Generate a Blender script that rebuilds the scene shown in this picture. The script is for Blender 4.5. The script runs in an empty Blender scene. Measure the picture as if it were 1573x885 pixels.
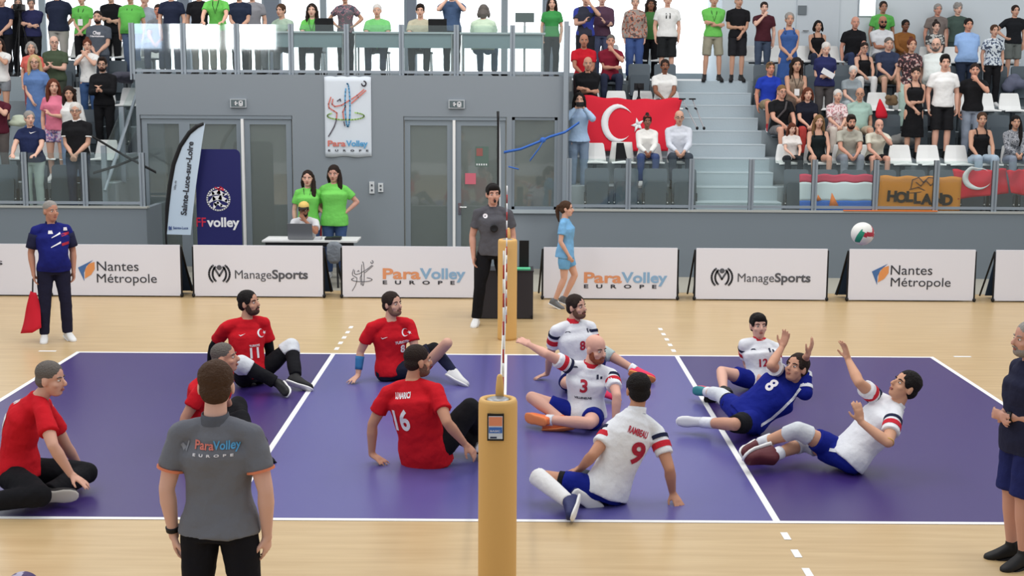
import bpy, bmesh, math, random
import numpy as np
from mathutils import Vector, Matrix, noise
from mathutils.bvhtree import BVHTree
V = Vector
C = bpy.context.scene.collection
SC = bpy.context.scene
rnd = random.Random(7)

# ---------------------------------------------------------------- camera
W, H = 1573, 885
CAM = V((0.0625, -12.209, 3.121)); YAW, PIT, ROL, F = 0.0009, 0.15234, 0.00626, 2040.1
FW = V((math.sin(YAW)*math.cos(PIT), math.cos(YAW)*math.cos(PIT), -math.sin(PIT)))
_r = V((math.cos(YAW), -math.sin(YAW), 0)); _u = _r.cross(FW)
CR = _r*math.cos(ROL) + _u*math.sin(ROL); CU = -_r*math.sin(ROL) + _u*math.cos(ROL)
cd = bpy.data.cameras.new('camera'); cam = bpy.data.objects.new('camera', cd); C.objects.link(cam)
cam.matrix_world = Matrix(((CR.x, CU.x, -FW.x, CAM.x), (CR.y, CU.y, -FW.y, CAM.y), (CR.z, CU.z, -FW.z, CAM.z), (0, 0, 0, 1)))
cd.sensor_width = 36; cd.lens = F/W*36; cd.clip_end = 200
SC.camera = cam
SC.view_settings.view_transform = 'Standard'; SC.view_settings.look = 'None'
SC.view_settings.gamma = 1; SC.view_settings.use_curve_mapping = False
SC.view_settings.exposure = 0.0
# ---------------------------------------------------------------- light: soft daylight of the hall and its ceiling lamps
wd = bpy.data.worlds.new('daylight'); SC.world = wd; wd.use_nodes = True
_bg = wd.node_tree.nodes['Background']; _bg.inputs[0].default_value = (0.93, 0.97, 1, 1); _bg.inputs[1].default_value = 0.72
def area_light(name, loc, size, sy, energy, rot=(0, 0, 0), col=(1, 1, 1)):
    l = bpy.data.lights.new(name, 'AREA'); l.shape = 'RECTANGLE'; l.size = size; l.size_y = sy; l.energy = energy; l.color = col
    o = bpy.data.objects.new(name, l); o.location = loc; o.rotation_euler = rot; C.objects.link(o); return o
for i, (x, y) in enumerate(((-5, -3), (5, -3), (-5, 4), (5, 4), (0, 0.5))):
    area_light('ceiling_lamp', (x, y, 8.5), 1.2, 5, 190, col=(1, 0.97, 0.93))
for i, x in enumerate((-8, 0, 8)):
    area_light('ceiling_lamp', (x, 8.2, 8.2), 5, 1.2, 150, (math.radians(25), 0, 0), col=(1, 0.97, 0.94))

def ray(px, py): return (FW + CR*((px-W/2)/F) + CU*((H/2-py)/F)).normalized()
def at(px, py, Y=None, z=None):
    d = ray(px, py)
    t = (Y-CAM.y)/d.y if Y is not None else (z-CAM.z)/d.z
    return CAM + d*t
def pxx(px, Y, py=250): return at(px, py, Y).x
# ---------------------------------------------------------------- materials
def lin(c): c /= 255; return c/12.92 if c <= 0.04045 else ((c+0.055)/1.055)**2.4
_m = {}
def mat(name, rgb, rough=0.6, spec=0.3, bump=0.0, bscale=60.0, metal=0.0, emit=0.0, sheen=0.0):
    k = (name, tuple(rgb), rough, bump)
    if k in _m: return _m[k]
    m = bpy.data.materials.new(name); m.use_nodes = True; nt = m.node_tree; b = nt.nodes['Principled BSDF']
    col = (lin(rgb[0]), lin(rgb[1]), lin(rgb[2]), 1)
    b.inputs['Base Color'].default_value = col; b.inputs['Roughness'].default_value = rough
    b.inputs['Specular IOR Level'].default_value = spec; b.inputs['Metallic'].default_value = metal
    if emit: b.inputs['Emission Color'].default_value = col; b.inputs['Emission Strength'].default_value = emit
    if bump:
        tc = nt.nodes.new('ShaderNodeTexCoord'); n = nt.nodes.new('ShaderNodeTexNoise'); n.inputs['Scale'].default_value = bscale
        n.inputs['Detail'].default_value = 3; bp = nt.nodes.new('ShaderNodeBump'); bp.inputs['Strength'].default_value = bump; bp.inputs['Distance'].default_value = 0.03
        nt.links.new(tc.outputs['Object'], n.inputs['Vector']); nt.links.new(n.outputs['Fac'], bp.inputs['Height']); nt.links.new(bp.outputs['Normal'], b.inputs['Normal'])
    _m[k] = m; return m
def cloth(rgb, name='cloth'): return mat(name, rgb, 0.85, 0.12, 0.35, 14)
def skinm(rgb): return mat('skin', rgb, 0.55, 0.25)
def print_mat(name, base, spots, scale=25, thr=0.5):      # printed fabric: spots on a base colour
    k = (name, tuple(base), tuple(map(tuple, spots)))
    if k in _m: return _m[k]
    m = bpy.data.materials.new(name); m.use_nodes = True; nt = m.node_tree; b = nt.nodes['Principled BSDF']; b.inputs['Roughness'].default_value = 0.85
    tc = nt.nodes.new('ShaderNodeTexCoord'); v = nt.nodes.new('ShaderNodeTexNoise'); v.inputs['Scale'].default_value = scale; v.inputs['Detail'].default_value = 1
    r = nt.nodes.new('ShaderNodeValToRGB'); r.color_ramp.interpolation = 'CONSTANT'
    e = r.color_ramp.elements; e[0].color = (*[lin(c) for c in base], 1); e[0].position = 0
    e[1].position = thr; e[1].color = (*[lin(c) for c in spots[0]], 1)
    for i, s in enumerate(spots[1:]):
        q = e.new(thr+0.07*(i+1)); q.color = (*[lin(c) for c in s], 1)
    nt.links.new(tc.outputs['Object'], v.inputs['Vector']); nt.links.new(v.outputs['Fac'], r.inputs['Fac']); nt.links.new(r.outputs['Color'], b.inputs['Base Color'])
    _m[k] = m; return m
def glass_mat(name, tint, refl=0.08, alpha=0.12):
    m = bpy.data.materials.new(name); m.use_nodes = True; nt = m.node_tree; nt.nodes.clear()
    out = nt.nodes.new('ShaderNodeOutputMaterial'); tr = nt.nodes.new('ShaderNodeBsdfTransparent'); gl = nt.nodes.new('ShaderNodeBsdfGlossy'); df = nt.nodes.new('ShaderNodeBsdfDiffuse')
    c = [lin(x) for x in tint]; tr.inputs[0].default_value = (0.93, 0.97, 0.96, 1); gl.inputs[0].default_value = (1, 1, 1, 1); gl.inputs['Roughness'].default_value = 0.03
    df.inputs[0].default_value = (*c, 1)
    m1 = nt.nodes.new('ShaderNodeMixShader'); m1.inputs[0].default_value = alpha; m2 = nt.nodes.new('ShaderNodeMixShader'); m2.inputs[0].default_value = refl
    nt.links.new(tr.outputs[0], m1.inputs[1]); nt.links.new(df.outputs[0], m1.inputs[2]); nt.links.new(m1.outputs[0], m2.inputs[1]); nt.links.new(gl.outputs[0], m2.inputs[2]); nt.links.new(m2.outputs[0], out.inputs[0])
    return m
# ---------------------------------------------------------------- mesh builder
def wloc(o):
    p = V((0, 0, 0))
    while o: p = p+o.location; o = o.parent
    return p
class MB:
    def __init__(s): s.v = []; s.f = []; s.m = []; s.mi = 0
    def add(s, vs, fs):
        b = len(s.v); s.v += [tuple(p) for p in vs]; s.f += [tuple(b+i for i in f) for f in fs]; s.m += [s.mi]*len(fs)
    def box(s, c, d, M=None):
        x, y, z = d[0]/2, d[1]/2, d[2]/2
        vs = [V((i*x, j*y, k*z)) for i in (-1, 1) for j in (-1, 1) for k in (-1, 1)]
        if M: vs = [M @ p for p in vs]
        s.add([p+V(c) for p in vs], [(0, 1, 3, 2), (4, 6, 7, 5), (0, 4, 5, 1), (2, 3, 7, 6), (0, 2, 6, 4), (1, 5, 7, 3)]); return s
    def bx(s, x0, x1, y0, y1, z0, z1): return s.box(((x0+x1)/2, (y0+y1)/2, (z0+z1)/2), (x1-x0, y1-y0, z1-z0))
    def loft(s, rings, caps=True, closed=True):
        n = len(rings[0]); vs = [p for r in rings for p in r]; fs = []
        for i in range(len(rings)-1):
            for j in range(n if closed else n-1):
                k = (j+1) % n; fs.append((i*n+j, i*n+k, (i+1)*n+k, (i+1)*n+j))
        if caps: fs.append(tuple(range(n-1, -1, -1))); fs.append(tuple((len(rings)-1)*n+j for j in range(n)))
        s.add(vs, fs); return s
    def tube(s, pts, rad, n=12, caps=True):
        pts = [V(p) for p in pts]
        if not hasattr(rad, '__len__'): rad = [rad]*len(pts)
        t = (pts[1]-pts[0]).normalized(); a = t.orthogonal().normalized(); rings = []
        for i, p in enumerate(pts):
            t = ((pts[min(i+1, len(pts)-1)]-pts[max(i-1, 0)])).normalized()
            a = (a-t*a.dot(t)).normalized(); b = t.cross(a)
            rings.append([p+(a*math.cos(q)+b*math.sin(q))*rad[i] for q in [2*math.pi*j/n for j in range(n)]])
        return s.loft(rings, caps)
    def ell(s, c, r, ax=None, nu=14, nv=9):
        c = V(c); L, Fo, U = ax or (V((1, 0, 0)), V((0, 1, 0)), V((0, 0, 1)))
        rings = []
        for i in range(nv+1):
            th = math.pi*(i+0.02)/(nv+0.04); z = -math.cos(th); q = math.sin(th)
            rings.append([c+L*(r[0]*q*math.cos(a))+Fo*(r[1]*q*math.sin(a))+U*(r[2]*z) for a in [2*math.pi*j/nu for j in range(nu)]])
        return s.loft(rings)
    def limb(s, pts, rad, n=12):
        s.tube(pts, rad, n)
        for p, r in ((pts[0], rad[0]), (pts[-1], rad[-1])): s.ell(p, (r, r, r), None, 10, 7)
        return s
    def build(s, name, m, parent=None, loc=None, smooth=False, rm=0, sm=2, disp=0, dscale=0.25):
        me = bpy.data.meshes.new(name); o = bpy.data.objects.new(name, me); C.objects.link(o)
        org = V(loc) if loc is not None else wloc(parent)
        if loc is not None: o.location = org; o.matrix_world = Matrix.Translation(org)
        me.from_pydata([V(p)-org for p in s.v], [], s.f)
        ms = m if isinstance(m, (list, tuple)) else [m]
        for q in ms: me.materials.append(q)
        if len(ms) > 1: me.polygons.foreach_set('material_index', s.m)
        if smooth: me.polygons.foreach_set('use_smooth', [True]*len(me.polygons))
        if not rm:
            b = bmesh.new(); b.from_mesh(me); bmesh.ops.recalc_face_normals(b, faces=b.faces); b.to_mesh(me); b.free()
        else:
            b = bmesh.new(); b.from_mesh(me); bmesh.ops.recalc_face_normals(b, faces=b.faces); b.to_mesh(me); b.free()
            q = o.modifiers.new('r', 'REMESH'); q.mode = 'VOXEL'; q.voxel_size = rm; q.use_smooth_shade = True
            if sm: q = o.modifiers.new('s', 'SMOOTH'); q.factor = 0.5; q.iterations = sm
            if disp:
                q = o.modifiers.new('d', 'DISPLACE'); q.texture = clouds(dscale); q.strength = disp; q.mid_level = 0.5; q.texture_coords = 'LOCAL'
            BAKE.append((o, ms[0]))
        if parent: o.parent = parent; o.matrix_parent_inverse = Matrix.Identity(4)
        return o
BAKE = []; _ct = {}
def clouds(sc):
    if sc not in _ct:
        t = bpy.data.textures.new('folds', 'CLOUDS'); t.noise_scale = sc; t.noise_depth = 2; _ct[sc] = t
    return _ct[sc]
def tag(o, label, cat, group=None, kind=None):
    if label: o['label'] = label
    if cat: o['category'] = cat
    if group: o['group'] = group
    if kind: o['kind'] = kind
    return o
def thing(name, label, cat, loc, group=None):
    o = bpy.data.objects.new(name, None); C.objects.link(o); o.location = loc; o.matrix_world = Matrix.Translation(V(loc)); o.empty_display_size = 0.1
    return tag(o, label, cat, group)
def struct(name, mb, m, label=None, **k):
    o = mb.build(name, m, **k); o['kind'] = 'structure'
    if label: o['label'] = label
    return o
def text_obj(name, body, size, m, origin, right, up, parent=None, bold=0.0, xs=1.0, align='LEFT', spacing=1.0, extrude=0.001, fitw=None):
    cu = bpy.data.curves.new(name, 'FONT'); cu.body = body; cu.size = size; cu.align_x = align; cu.offset = bold; cu.space_character = spacing; cu.extrude = extrude
    cu.resolution_u = 4
    o = bpy.data.objects.new(name, cu); C.objects.link(o); cu.materials.append(m)
    R = V(right).normalized(); U = V(up).normalized(); N = R.cross(U)
    org = V(origin)-wloc(parent)
    M = Matrix(((R.x*xs, U.x, N.x, org.x), (R.y*xs, U.y, N.y, org.y), (R.z*xs, U.z, N.z, org.z), (0, 0, 0, 1)))
    TEXT.append((o, M, parent, m, fitw)); return o
TEXT = []
DECAL = []   # (text object, target object, inward direction)
def strokes(mb, curves, org, R, U, N, w, th=0.003):
    """flat ribbons along 2-D polylines on the plane org,R,U"""
    for pts in curves:
        P = [V((p[0], p[1])) for p in pts]; ws = [p[2] if len(p) > 2 else w for p in pts]
        for k in range(len(P)-1):
            d = P[k+1]-P[k]
            if d.length < 1e-6: continue
            d.normalize(); nn = V((-d.y, d.x)); a, b = P[k]-d*ws[k]*0.3, P[k+1]+d*ws[k+1]*0.3
            q = [a+nn*ws[k]/2, a-nn*ws[k]/2, b-nn*ws[k+1]/2, b+nn*ws[k+1]/2]
            vs = [org+R*x.x+U*x.y+N*z for z in (0, th) for x in q]
            mb.add(vs, [(4, 5, 6, 7), (3, 2, 1, 0), (0, 1, 5, 4), (1, 2, 6, 5), (2, 3, 7, 6), (3, 0, 4, 7)])
    return mb
def poly2(mb, pts, org, R, U, N, th=0.003):
    n = len(pts); vs = [org+R*p[0]+U*p[1]+N*z for z in (0, th) for p in pts]
    mb.add(vs, [tuple(range(n, 2*n)), tuple(range(n-1, -1, -1))]+[(i, (i+1) % n, n+(i+1) % n, n+i) for i in range(n)]); return mb
def arc(cx, cy, rx, ry, a0, a1, n=14): return [(cx+rx*math.cos(math.radians(a0+(a1-a0)*i/n)), cy+ry*math.sin(math.radians(a0+(a1-a0)*i/n))) for i in range(n+1)]
X3, Y3, Z3 = V((1, 0, 0)), V((0, 1, 0)), V((0, 0, 1))
# ================================================================ SETTING
YP, YB = 9.4, 10.3                       # parapets of the stands, wall with the doors
ZP = 1.08
GREY = mat('painted_wall', (134, 142, 150), 0.75, 0.2); GREY2 = mat('parapet_paint', (124, 133, 141), 0.75, 0.2)
FRAME = mat('door_frame', (128, 138, 147), 0.5); STEEL = mat('railing_steel', (150, 160, 170), 0.4, 0.5, metal=0.3)
CONC = mat('stand_concrete', (150, 160, 166), 0.8, 0.2, 0.1, 30)
def wood_floor():
    m = bpy.data.materials.new('pale_parquet'); m.use_nodes = True; nt = m.node_tree; b = nt.nodes['Principled BSDF']
    tc = nt.nodes.new('ShaderNodeTexCoord'); mp = nt.nodes.new('ShaderNodeMapping'); mp.inputs['Scale'].default_value = (0.5, 6, 1)
    n = nt.nodes.new('ShaderNodeTexNoise'); n.inputs['Scale'].default_value = 2.2; n.inputs['Detail'].default_value = 5
    r = nt.nodes.new('ShaderNodeValToRGB'); e = r.color_ramp.elements
    e[0].position = 0.3; e[0].color = (lin(190), lin(161), lin(118), 1); e[1].position = 0.7; e[1].color = (lin(204), lin(177), lin(134), 1)
    nt.links.new(tc.outputs['Object'], mp.inputs[0]); nt.links.new(mp.outputs[0], n.inputs['Vector']); nt.links.new(n.outputs['Fac'], r.inputs[0]); nt.links.new(r.outputs[0], b.inputs['Base Color'])
    b.inputs['Roughness'].default_value = 0.32; b.inputs['Specular IOR Level'].default_value = 0.35; return m
struct('floor', MB().bx(-16, 16, -13, YP+0.2, -0.1, 0), wood_floor(), 'pale wooden sports floor')
struct('floor_margin', MB().bx(-16, 16, 7.75, YP+0.2, 0, 0.002), mat('grey_floor_margin', (172, 168, 156), 0.5, 0.3), 'grey floor strip along the parapets')
COURT_B = mat('dark_purple_court', (57, 40, 106), 0.34, 0.45, 0.03, 200); COURT_F = mat('light_violet_court', (84, 80, 144), 0.34, 0.45, 0.03, 200); WHITE = mat('white_line_paint', (236, 236, 236), 0.5)
mb = MB(); mb.bx(-5, -2, -3, 3, 0, 0.002); mb.bx(2, 5, -3, 3, 0, 0.002); struct('floor_back_zones', mb, COURT_B, 'dark purple back zones of the court')
struct('floor_front_zone', MB().bx(-2, 2, -3, 3, 0, 0.002), COURT_F, 'lighter violet front zone of the court')
mb = MB()
for y in (-3, 2.95): mb.bx(-5, 5, y, y+0.05, 0.001, 0.004)
for x in (-5, -2.025, -0.025, 1.975, 4.95): mb.bx(x, x+0.05, -2.95, 2.95, 0.001, 0.004)
for s in (-1, 1):
    for k in range(5):
        y = 3.2+k*0.35
        for x in (-2, 2): mb.bx(x-0.025, x+0.025, min(s*y, s*(y+0.15)), max(s*y, s*(y+0.15)), 0.001, 0.004)
mb.bx(-5.45, -5.25, 3.0, 3.05, 0.001, 0.004); mb.bx(5.25, 5.45, 3.0, 3.05, 0.001, 0.004)
struct('floor_lines', mb, WHITE, 'white court lines')
# ---- stands (concrete rows): row r has floor z = ZR(r), front edge Y = YR(r)
def ZR(r): return 0.97+0.447*r
def YR(r): return 9.5+0.8*r
XL = -6.65; XA0, XA1 = 3.15, 4.57; XR0 = 1.02
def stand(x0, x1):
    b = MB()
    for r in range(5): b.bx(x0, x1, YR(r), YR(r+1)+0.01, 0, ZR(r))
    b.bx(x0, x1, YR(5), 18.5, 0, ZR(5)); return b
struct('floor_stand_left', stand(-16, XL), CONC, 'grey stepped tiers of the left stand')
struct('floor_stand_centre', stand(XR0, XA0), CONC, 'grey stepped tiers beside the stair')
struct('floor_stand_right', stand(XA1, 16), CONC, 'grey stepped tiers of the right stand')
b = MB()
for k in range(10): b.bx(XA0, XA1, 9.5+0.4*k, 9.91+0.4*k, 0, 0.97+0.2235*k)
b.bx(XA0, XA1, YR(5), 18.5, 0, ZR(5))
STEP = mat('stair_concrete', (172, 184, 191), 0.8, 0.2, 0.1, 30)
struct('stair', b, STEP, 'grey concrete stair climbing between the seats')
b = MB()
for k in range(10): b.bx(XA0, XA1, 9.495+0.4*k, 9.53+0.4*k, 0.955+0.2235*k, 0.974+0.2235*k)
struct('trim_1', b, mat('step_nosing', (196, 206, 212), 0.6), 'pale step edges')
# parapets
XPL = pxx(222, YP)
LEDGE = mat('ledge_paint', (176, 178, 174), 0.6)
struct('wall_parapet_left', MB().bx(-16, XPL, YP, YP+0.1, 0, ZP), GREY2, 'grey parapet wall under the left stand')
struct('wall_parapet_left_return', MB().bx(XPL-0.1, XPL, YP+0.1, YB+0.4, 0, ZP), GREY2)
struct('wall_parapet_right', MB().bx(XR0, 16, YP, YP+0.1, 0, ZP), GREY2, 'grey parapet wall under the right stand')
struct('wall_parapet_right_return', MB().bx(XR0, XR0+0.1, YP+0.1, YB+0.2, 0, ZP), GREY2)
mb = MB(); mb.bx(-16, XPL+0.02, YP-0.02, YP+0.14, ZP, ZP+0.03); mb.bx(XR0-0.02, 16, YP-0.02, YP+0.14, ZP, ZP+0.03)
struct('trim_2', mb, LEDGE, 'pale ledge on the parapets')
# wall with doors and balcony fascia
ZF = at(500, 115, YB).z; ZD = at(500, 178, YB).z
def X(px): return pxx(px, YB)
ops = [(X(217), X(450), 0.0, ZD), (X(620), X(778), 0.0, ZD), (X(786), X(856), at(800, 322, YB).z, ZD)]
mb = MB(); t = 0.12
xs = [X(212)] + [v for o in ops for v in o[:2]] + [XR0]
for i in range(0, len(xs), 2): mb.bx(xs[i], xs[i+1], YB, YB+t, 0, ZD)
mb.bx(X(212), XR0, YB, YB+t, ZD, ZF)
mb.bx(ops[2][0], ops[2][1], YB, YB+t, 0, ops[2][2])
struct('wall_back', mb, GREY, 'grey wall with the glazed doors under the balcony')
struct('floor_balcony', MB().bx(X(212), XR0+0.05, YB+t, 18.5, ZF-0.25, ZF), mat('balcony_floor', (120, 124, 126), 0.6), 'balcony floor')
struct('floor_corridor', MB().bx(XL, XR0, YP+0.2, 14.0, -0.1, 0), mat('corridor_floor', (150, 146, 136), 0.5))
struct('wall_corridor', MB().bx(XL, XR0, 13.0, 13.1, 0, ZF-0.25), mat('corridor_wall', (172, 172, 164), 0.8), 'pale corridor wall behind the glazed doors')
struct('wall_stand_side', MB().bx(XL-0.02, X(212)-0.1, 12.4, 12.5, 0, ZF), GREY)
area_light('corridor_fill', (-3.2, 11.7, 2.85), 5.5, 0.5, 34); area_light('corridor_fill', (-0.2, 11.6, 2.85), 1.5, 0.4, 9)  # unseen fill lights, added to lift the dim enclosed corridor behind the doors
DGLASS = glass_mat('door_glass', (120, 128, 128), 0.06, 0.30)
PANE = glass_mat('balustrade_glass', (170, 186, 190), 0.07, 0.05)
PANE2 = glass_mat('clear_balustrade_glass', (170, 186, 190), 0.03, 0.025)
def door(n, x0, x1, z1, label, handle=None, fr=0.09, bottom=0.14, y=YB+0.03):
    o = MB(); o.bx(x0, x0+fr, y, y+0.06, 0, z1); o.bx(x1-fr, x1, y, y+0.06, 0, z1); o.bx(x0+fr, x1-fr, y, y+0.06, z1-fr, z1); o.bx(x0+fr, x1-fr, y, y+0.06, 0, bottom)
    d = o.build(n, FRAME, loc=(x0, y, 0)); d['kind'] = 'structure'; d['label'] = label
    MB().bx(x0+fr, x1-fr, y+0.025, y+0.035, bottom, z1-fr).build('pane', DGLASS, d)
    if handle is not None:
        h = MB(); h.tube([(handle, y, 1.05), (handle, y-0.05, 1.05)], 0.012, 8); h.tube([(handle, y-0.05, 1.05), (handle+0.12, y-0.05, 1.05)], 0.01, 8); h.box((handle, y-0.006, 1.02), (0.05, 0.012, 0.2))
        h.build('handle', mat('chrome', (200, 200, 200), 0.2, metal=1.0), d)
    return d
zt = ZD-0.06
door('door_1', X(219), X(284), zt, 'left glazed leaf behind the feather flag')
door('door_2', X(284), X(372), zt, 'glazed door leaf behind the blue banner')
door('door_3', X(376), X(448), zt, 'glazed door leaf left of the wall banner')
door('door_4', X(622), X(695), zt, 'tall glazed fixed panel beside the white door edge')
d5 = door('door_5', X(700), X(776), zt, 'glazed door with a poster and a pink sheet', handle=X(706))
mb = MB(); mb.bx(X(371.5), X(375.5), YB-0.02, YB+0.05, 0, zt); mb.bx(X(695.5), X(699.5), YB-0.02, YB+0.05, 0, zt)
struct('trim_3', mb, mat('white_edge', (235, 235, 235), 0.5), 'white door edge strips')
mb = MB(); mb.bx(X(218), X(449), YB+0.01, YB+0.1, zt, ZD); mb.bx(X(621), X(777), YB+0.01, YB+0.1, zt, ZD); struct('trim_4', mb, FRAME)
x0, x1, z0, z1 = ops[2][0], ops[2][1], ops[2][2], ZD
mb = MB(); mb.bx(x0, x0+0.05, YB+0.02, YB+0.08, z0, z1); mb.bx(x1-0.05, x1, YB+0.02, YB+0.08, z0, z1); mb.bx(x0, x1, YB+0.02, YB+0.08, z1-0.05, z1); mb.bx(x0, x1, YB+0.02, YB+0.08, z0, z0+0.05)
w = mb.build('window_1', FRAME, loc=(x0, YB, z0)); w['kind'] = 'structure'; w['label'] = 'interior window right of the doors'
MB().bx(x0+0.05, x1-0.05, YB+0.045, YB+0.055, z0+0.05, z1-0.05).build('pane', DGLASS, w)
struct('trim_5', MB().bx(x0-0.03, x1+0.03, YB-0.05, YB, z0-0.06, z0), mat('sill', (172, 182, 188), 0.5), 'pale window sill')
# back of hall: bright daylight windows behind the balcony, pale wall behind the right stand
YW = 17.0
DAY = mat('daylit_window_pane', (246, 251, 255), 0.5, emit=1.55)
edges = [-17, pxx(66, YW, 20), pxx(278, YW, 20), pxx(408, YW, 20), pxx(497, YW, 20), pxx(626, YW, 20), pxx(775, YW, 20), pxx(838, YW, 20), pxx(1000, YW, 20), pxx(1098, YW, 20)]
for i in range(len(edges)-1):
    a, b_ = edges[i], edges[i+1]
    mb = MB(); fr = 0.07
    mb.bx(a, a+fr, YW-0.06, YW+0.06, ZF, 7); mb.bx(b_-fr, b_, YW-0.06, YW+0.06, ZF, 7); mb.bx(a, b_, YW-0.06, YW+0.06, ZF, ZF+0.12)
    w = mb.build('window_%d' % (i+2), mat('window_frame', (150, 160, 166), 0.5), loc=(a, YW, ZF)); w['kind'] = 'structure'; w['label'] = 'bright daylit glazing behind the balcony'
    MB().bx(a+fr, b_-fr, YW, YW+0.02, ZF+0.12, 7).build('pane', DAY, w)
mb = MB()
for px0, px1 in ((280, 293), (408, 431), (626, 640), (838, 850)): mb.bx(pxx(px0, YW-0.3, 20), pxx(px1, YW-0.3, 20), YW-0.45, YW-0.15, ZF, 7)
struct('column', mb, mat('column_paint', (122, 130, 142), 0.6), 'grey columns in front of the windows')
XW = pxx(1108, 15.0, 60)
PALE = mat('pale_wall', (205, 213, 219), 0.8)
mb = MB(); mb.bx(XW, 16, 15.0, 15.15, ZR(5)-0.1, 7); mb.bx(XW, XW+0.15, 15.15, YW, ZR(5)-0.1, 7); struct('wall_right', mb, PALE, 'pale wall behind the right stand')
dx0, dx1 = pxx(1222, 15, 60), pxx(1287, 15, 60)
mb = MB(); mb.bx(dx0, dx1, 14.96, 15.0, ZR(5), 6.5); dd = mb.build('door_6', mat('pale_door', (196, 204, 211), 0.6), loc=(dx0, 14.96, ZR(5))); dd['kind'] = 'structure'; dd['label'] = 'pale door in the wall above the right stand'
MB().bx(pxx(1225, 14.9, 60), pxx(1238, 14.9, 60), 14.93, 14.96, at(0, 15, 15).z, at(0, 1, 15).z).build('sign', mat('dark_plate', (110, 118, 124)), dd)
MB().bx(dx0+0.12, dx0+0.24, 14.9, 14.92, ZR(5)+1.0, ZR(5)+1.02).build('handle', mat('chrome', (200, 200, 200), 0.2, metal=1.0), dd)
mb = MB(); mb.bx(pxx(1318, 15, 10), pxx(1345, 15, 10), 14.97, 15.0, at(0, 17, 15).z, 6.6)
w = mb.build('window_12', mat('window_frame', (150, 160, 166), 0.5), loc=(6.8, 14.97, 5)); w['kind'] = 'structure'; w['label'] = 'small bright window high in the pale wall'
MB().bx(pxx(1320, 15, 10), pxx(1344, 15, 10), 14.96, 14.97, at(0, 16, 15).z, 6.6).build('pane', DAY, w)
# opposite end of the hall, behind the camera: its daylit windows mirror in the balcony glass
mb = MB(); yf = -20.0
wx = [(-15.6, -13.7), (-13.4, -11.4), (-11.2, -9.2)]
mb.bx(-18, 18, yf-0.2, yf, 0, 4.35); mb.bx(-18, 18, yf-0.2, yf, 6.4, 9)
for a, b_ in ((-18, -15.6), (-13.7, -13.4), (-11.4, -11.2), (-9.2, 18)): mb.bx(a, b_, yf-0.2, yf, 4.35, 6.4)
struct('wall_front', mb, mat('far_wall_paint', (170, 174, 178), 0.8), 'wall at the opposite end of the hall')
for i, (a, b_) in enumerate(wx):
    w = MB().bx(a, b_, yf-0.1, yf-0.06, 4.35, 4.41).build('window_%d' % (13+i), mat('window_frame', (150, 160, 166), 0.5), loc=(a, yf, 4.35)); w['kind'] = 'structure'; w['label'] = 'daylit window at the opposite end of the hall'
    MB().bx(a, b_, yf-0.16, yf-0.12, 4.41, 6.4).build('pane', mat('sky_pane' if i == 0 else 'bright_pane', (206, 222, 246) if i == 0 else (250, 252, 255), 0.5, emit=7.5 if i == 0 else 11.0), w)
# ================================================================ railings
def railing(name, label, pxs, Y, zb, zt, w=0.085, grp='glass railings', pane=None):
    xs = [pxx(p, Y, 280) for p in pxs]
    t = thing(name, label, 'railing', ((xs[0]+xs[-1])/2, Y, zb), grp)
    for x in xs:
        p = MB(); p.bx(x-w/2, x-w/2+0.03, Y-0.03, Y+0.03, zb-0.1, zt); p.bx(x+w/2-0.03, x+w/2, Y-0.03, Y+0.03, zb-0.1, zt); p.bx(x-w/2, x+w/2, Y-0.01, Y+0.03, zb, zt)
        p.build('post', STEEL, t)
    MB().bx(xs[0], xs[-1], Y-0.02, Y+0.02, zb+0.03, zb+0.075).build('bottom_rail', STEEL, t)
    for a, b2 in zip(xs, xs[1:]):
        MB().bx(a+w/2, b2-w/2, Y-0.006, Y+0.006, zb+0.08, zt-0.01).build('glass_panel', pane or PANE2, t)
    return t
YG = YP+0.05
railing('glass_railing', 'glass railing with steel posts on the parapet below the left crowd', (-55, 39, 131, 219), YG, ZP+0.03, at(100, 234, YG).z)
railing('glass_railing', 'glass railing with steel posts on the parapet below the right crowd', (874, 965, 1062, 1154, 1251, 1345, 1438, 1528, 1622), YG, ZP+0.03, at(1200, 245, YG).z)
railing('glass_railing', 'glass railing with steel posts along the balcony above the doors', (210.5, 288, 369, 451, 535, 618, 701, 786, 869), YB+0.06, ZF, at(500, 37, YB+0.06).z, pane=PANE)
# sloping side railing of the left stand
t = thing('sloped_railing', 'sloping glass side railing at the end of the left stand', 'railing', (XL, 9.6, ZR(0)))
for k, y in enumerate((9.7, 10.8, 12.0)):
    z = ZR((y-9.5)/0.8); MB().bx(XL-0.03, XL+0.05, y-0.03, y+0.03, z-0.3, z+1.0).build('post', STEEL, t)
mb = MB(); mb.tube([(XL+0.06, 9.5, 1.35), (XL+0.06, 12.1, 3.3)], 0.03, 8); mb.build('handrail', STEEL, t)
mb = MB(); mb.add([(XL, 9.72, 1.2), (XL, 12.0, 2.5), (XL, 12.0, 3.35), (XL, 9.72, 2.0), (XL+0.01, 9.72, 1.2), (XL+0.01, 12.0, 2.5), (XL+0.01, 12.0, 3.35), (XL+0.01, 9.72, 2.0)], [(0, 1, 2, 3), (7, 6, 5, 4), (0, 4, 5, 1), (2, 6, 7, 3), (1, 5, 6, 2), (0, 3, 7, 4)]); mb.build('glass_panel', PANE, t)
# column post at the end of the right stand
t = thing('corner_post', 'tall steel corner post where balcony and right stand meet', 'post', (X(869), YB-0.05, ZP))
MB().bx(X(864)-0.0, X(871), YB-0.1, YB-0.03, ZP, ZF+0.9).build('shaft', STEEL, t); MB().bx(X(861), X(874), YB-0.12, YB-0.01, ZP, ZP+0.03).build('base_plate', STEEL, t)
# ================================================================ PEOPLE

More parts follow.
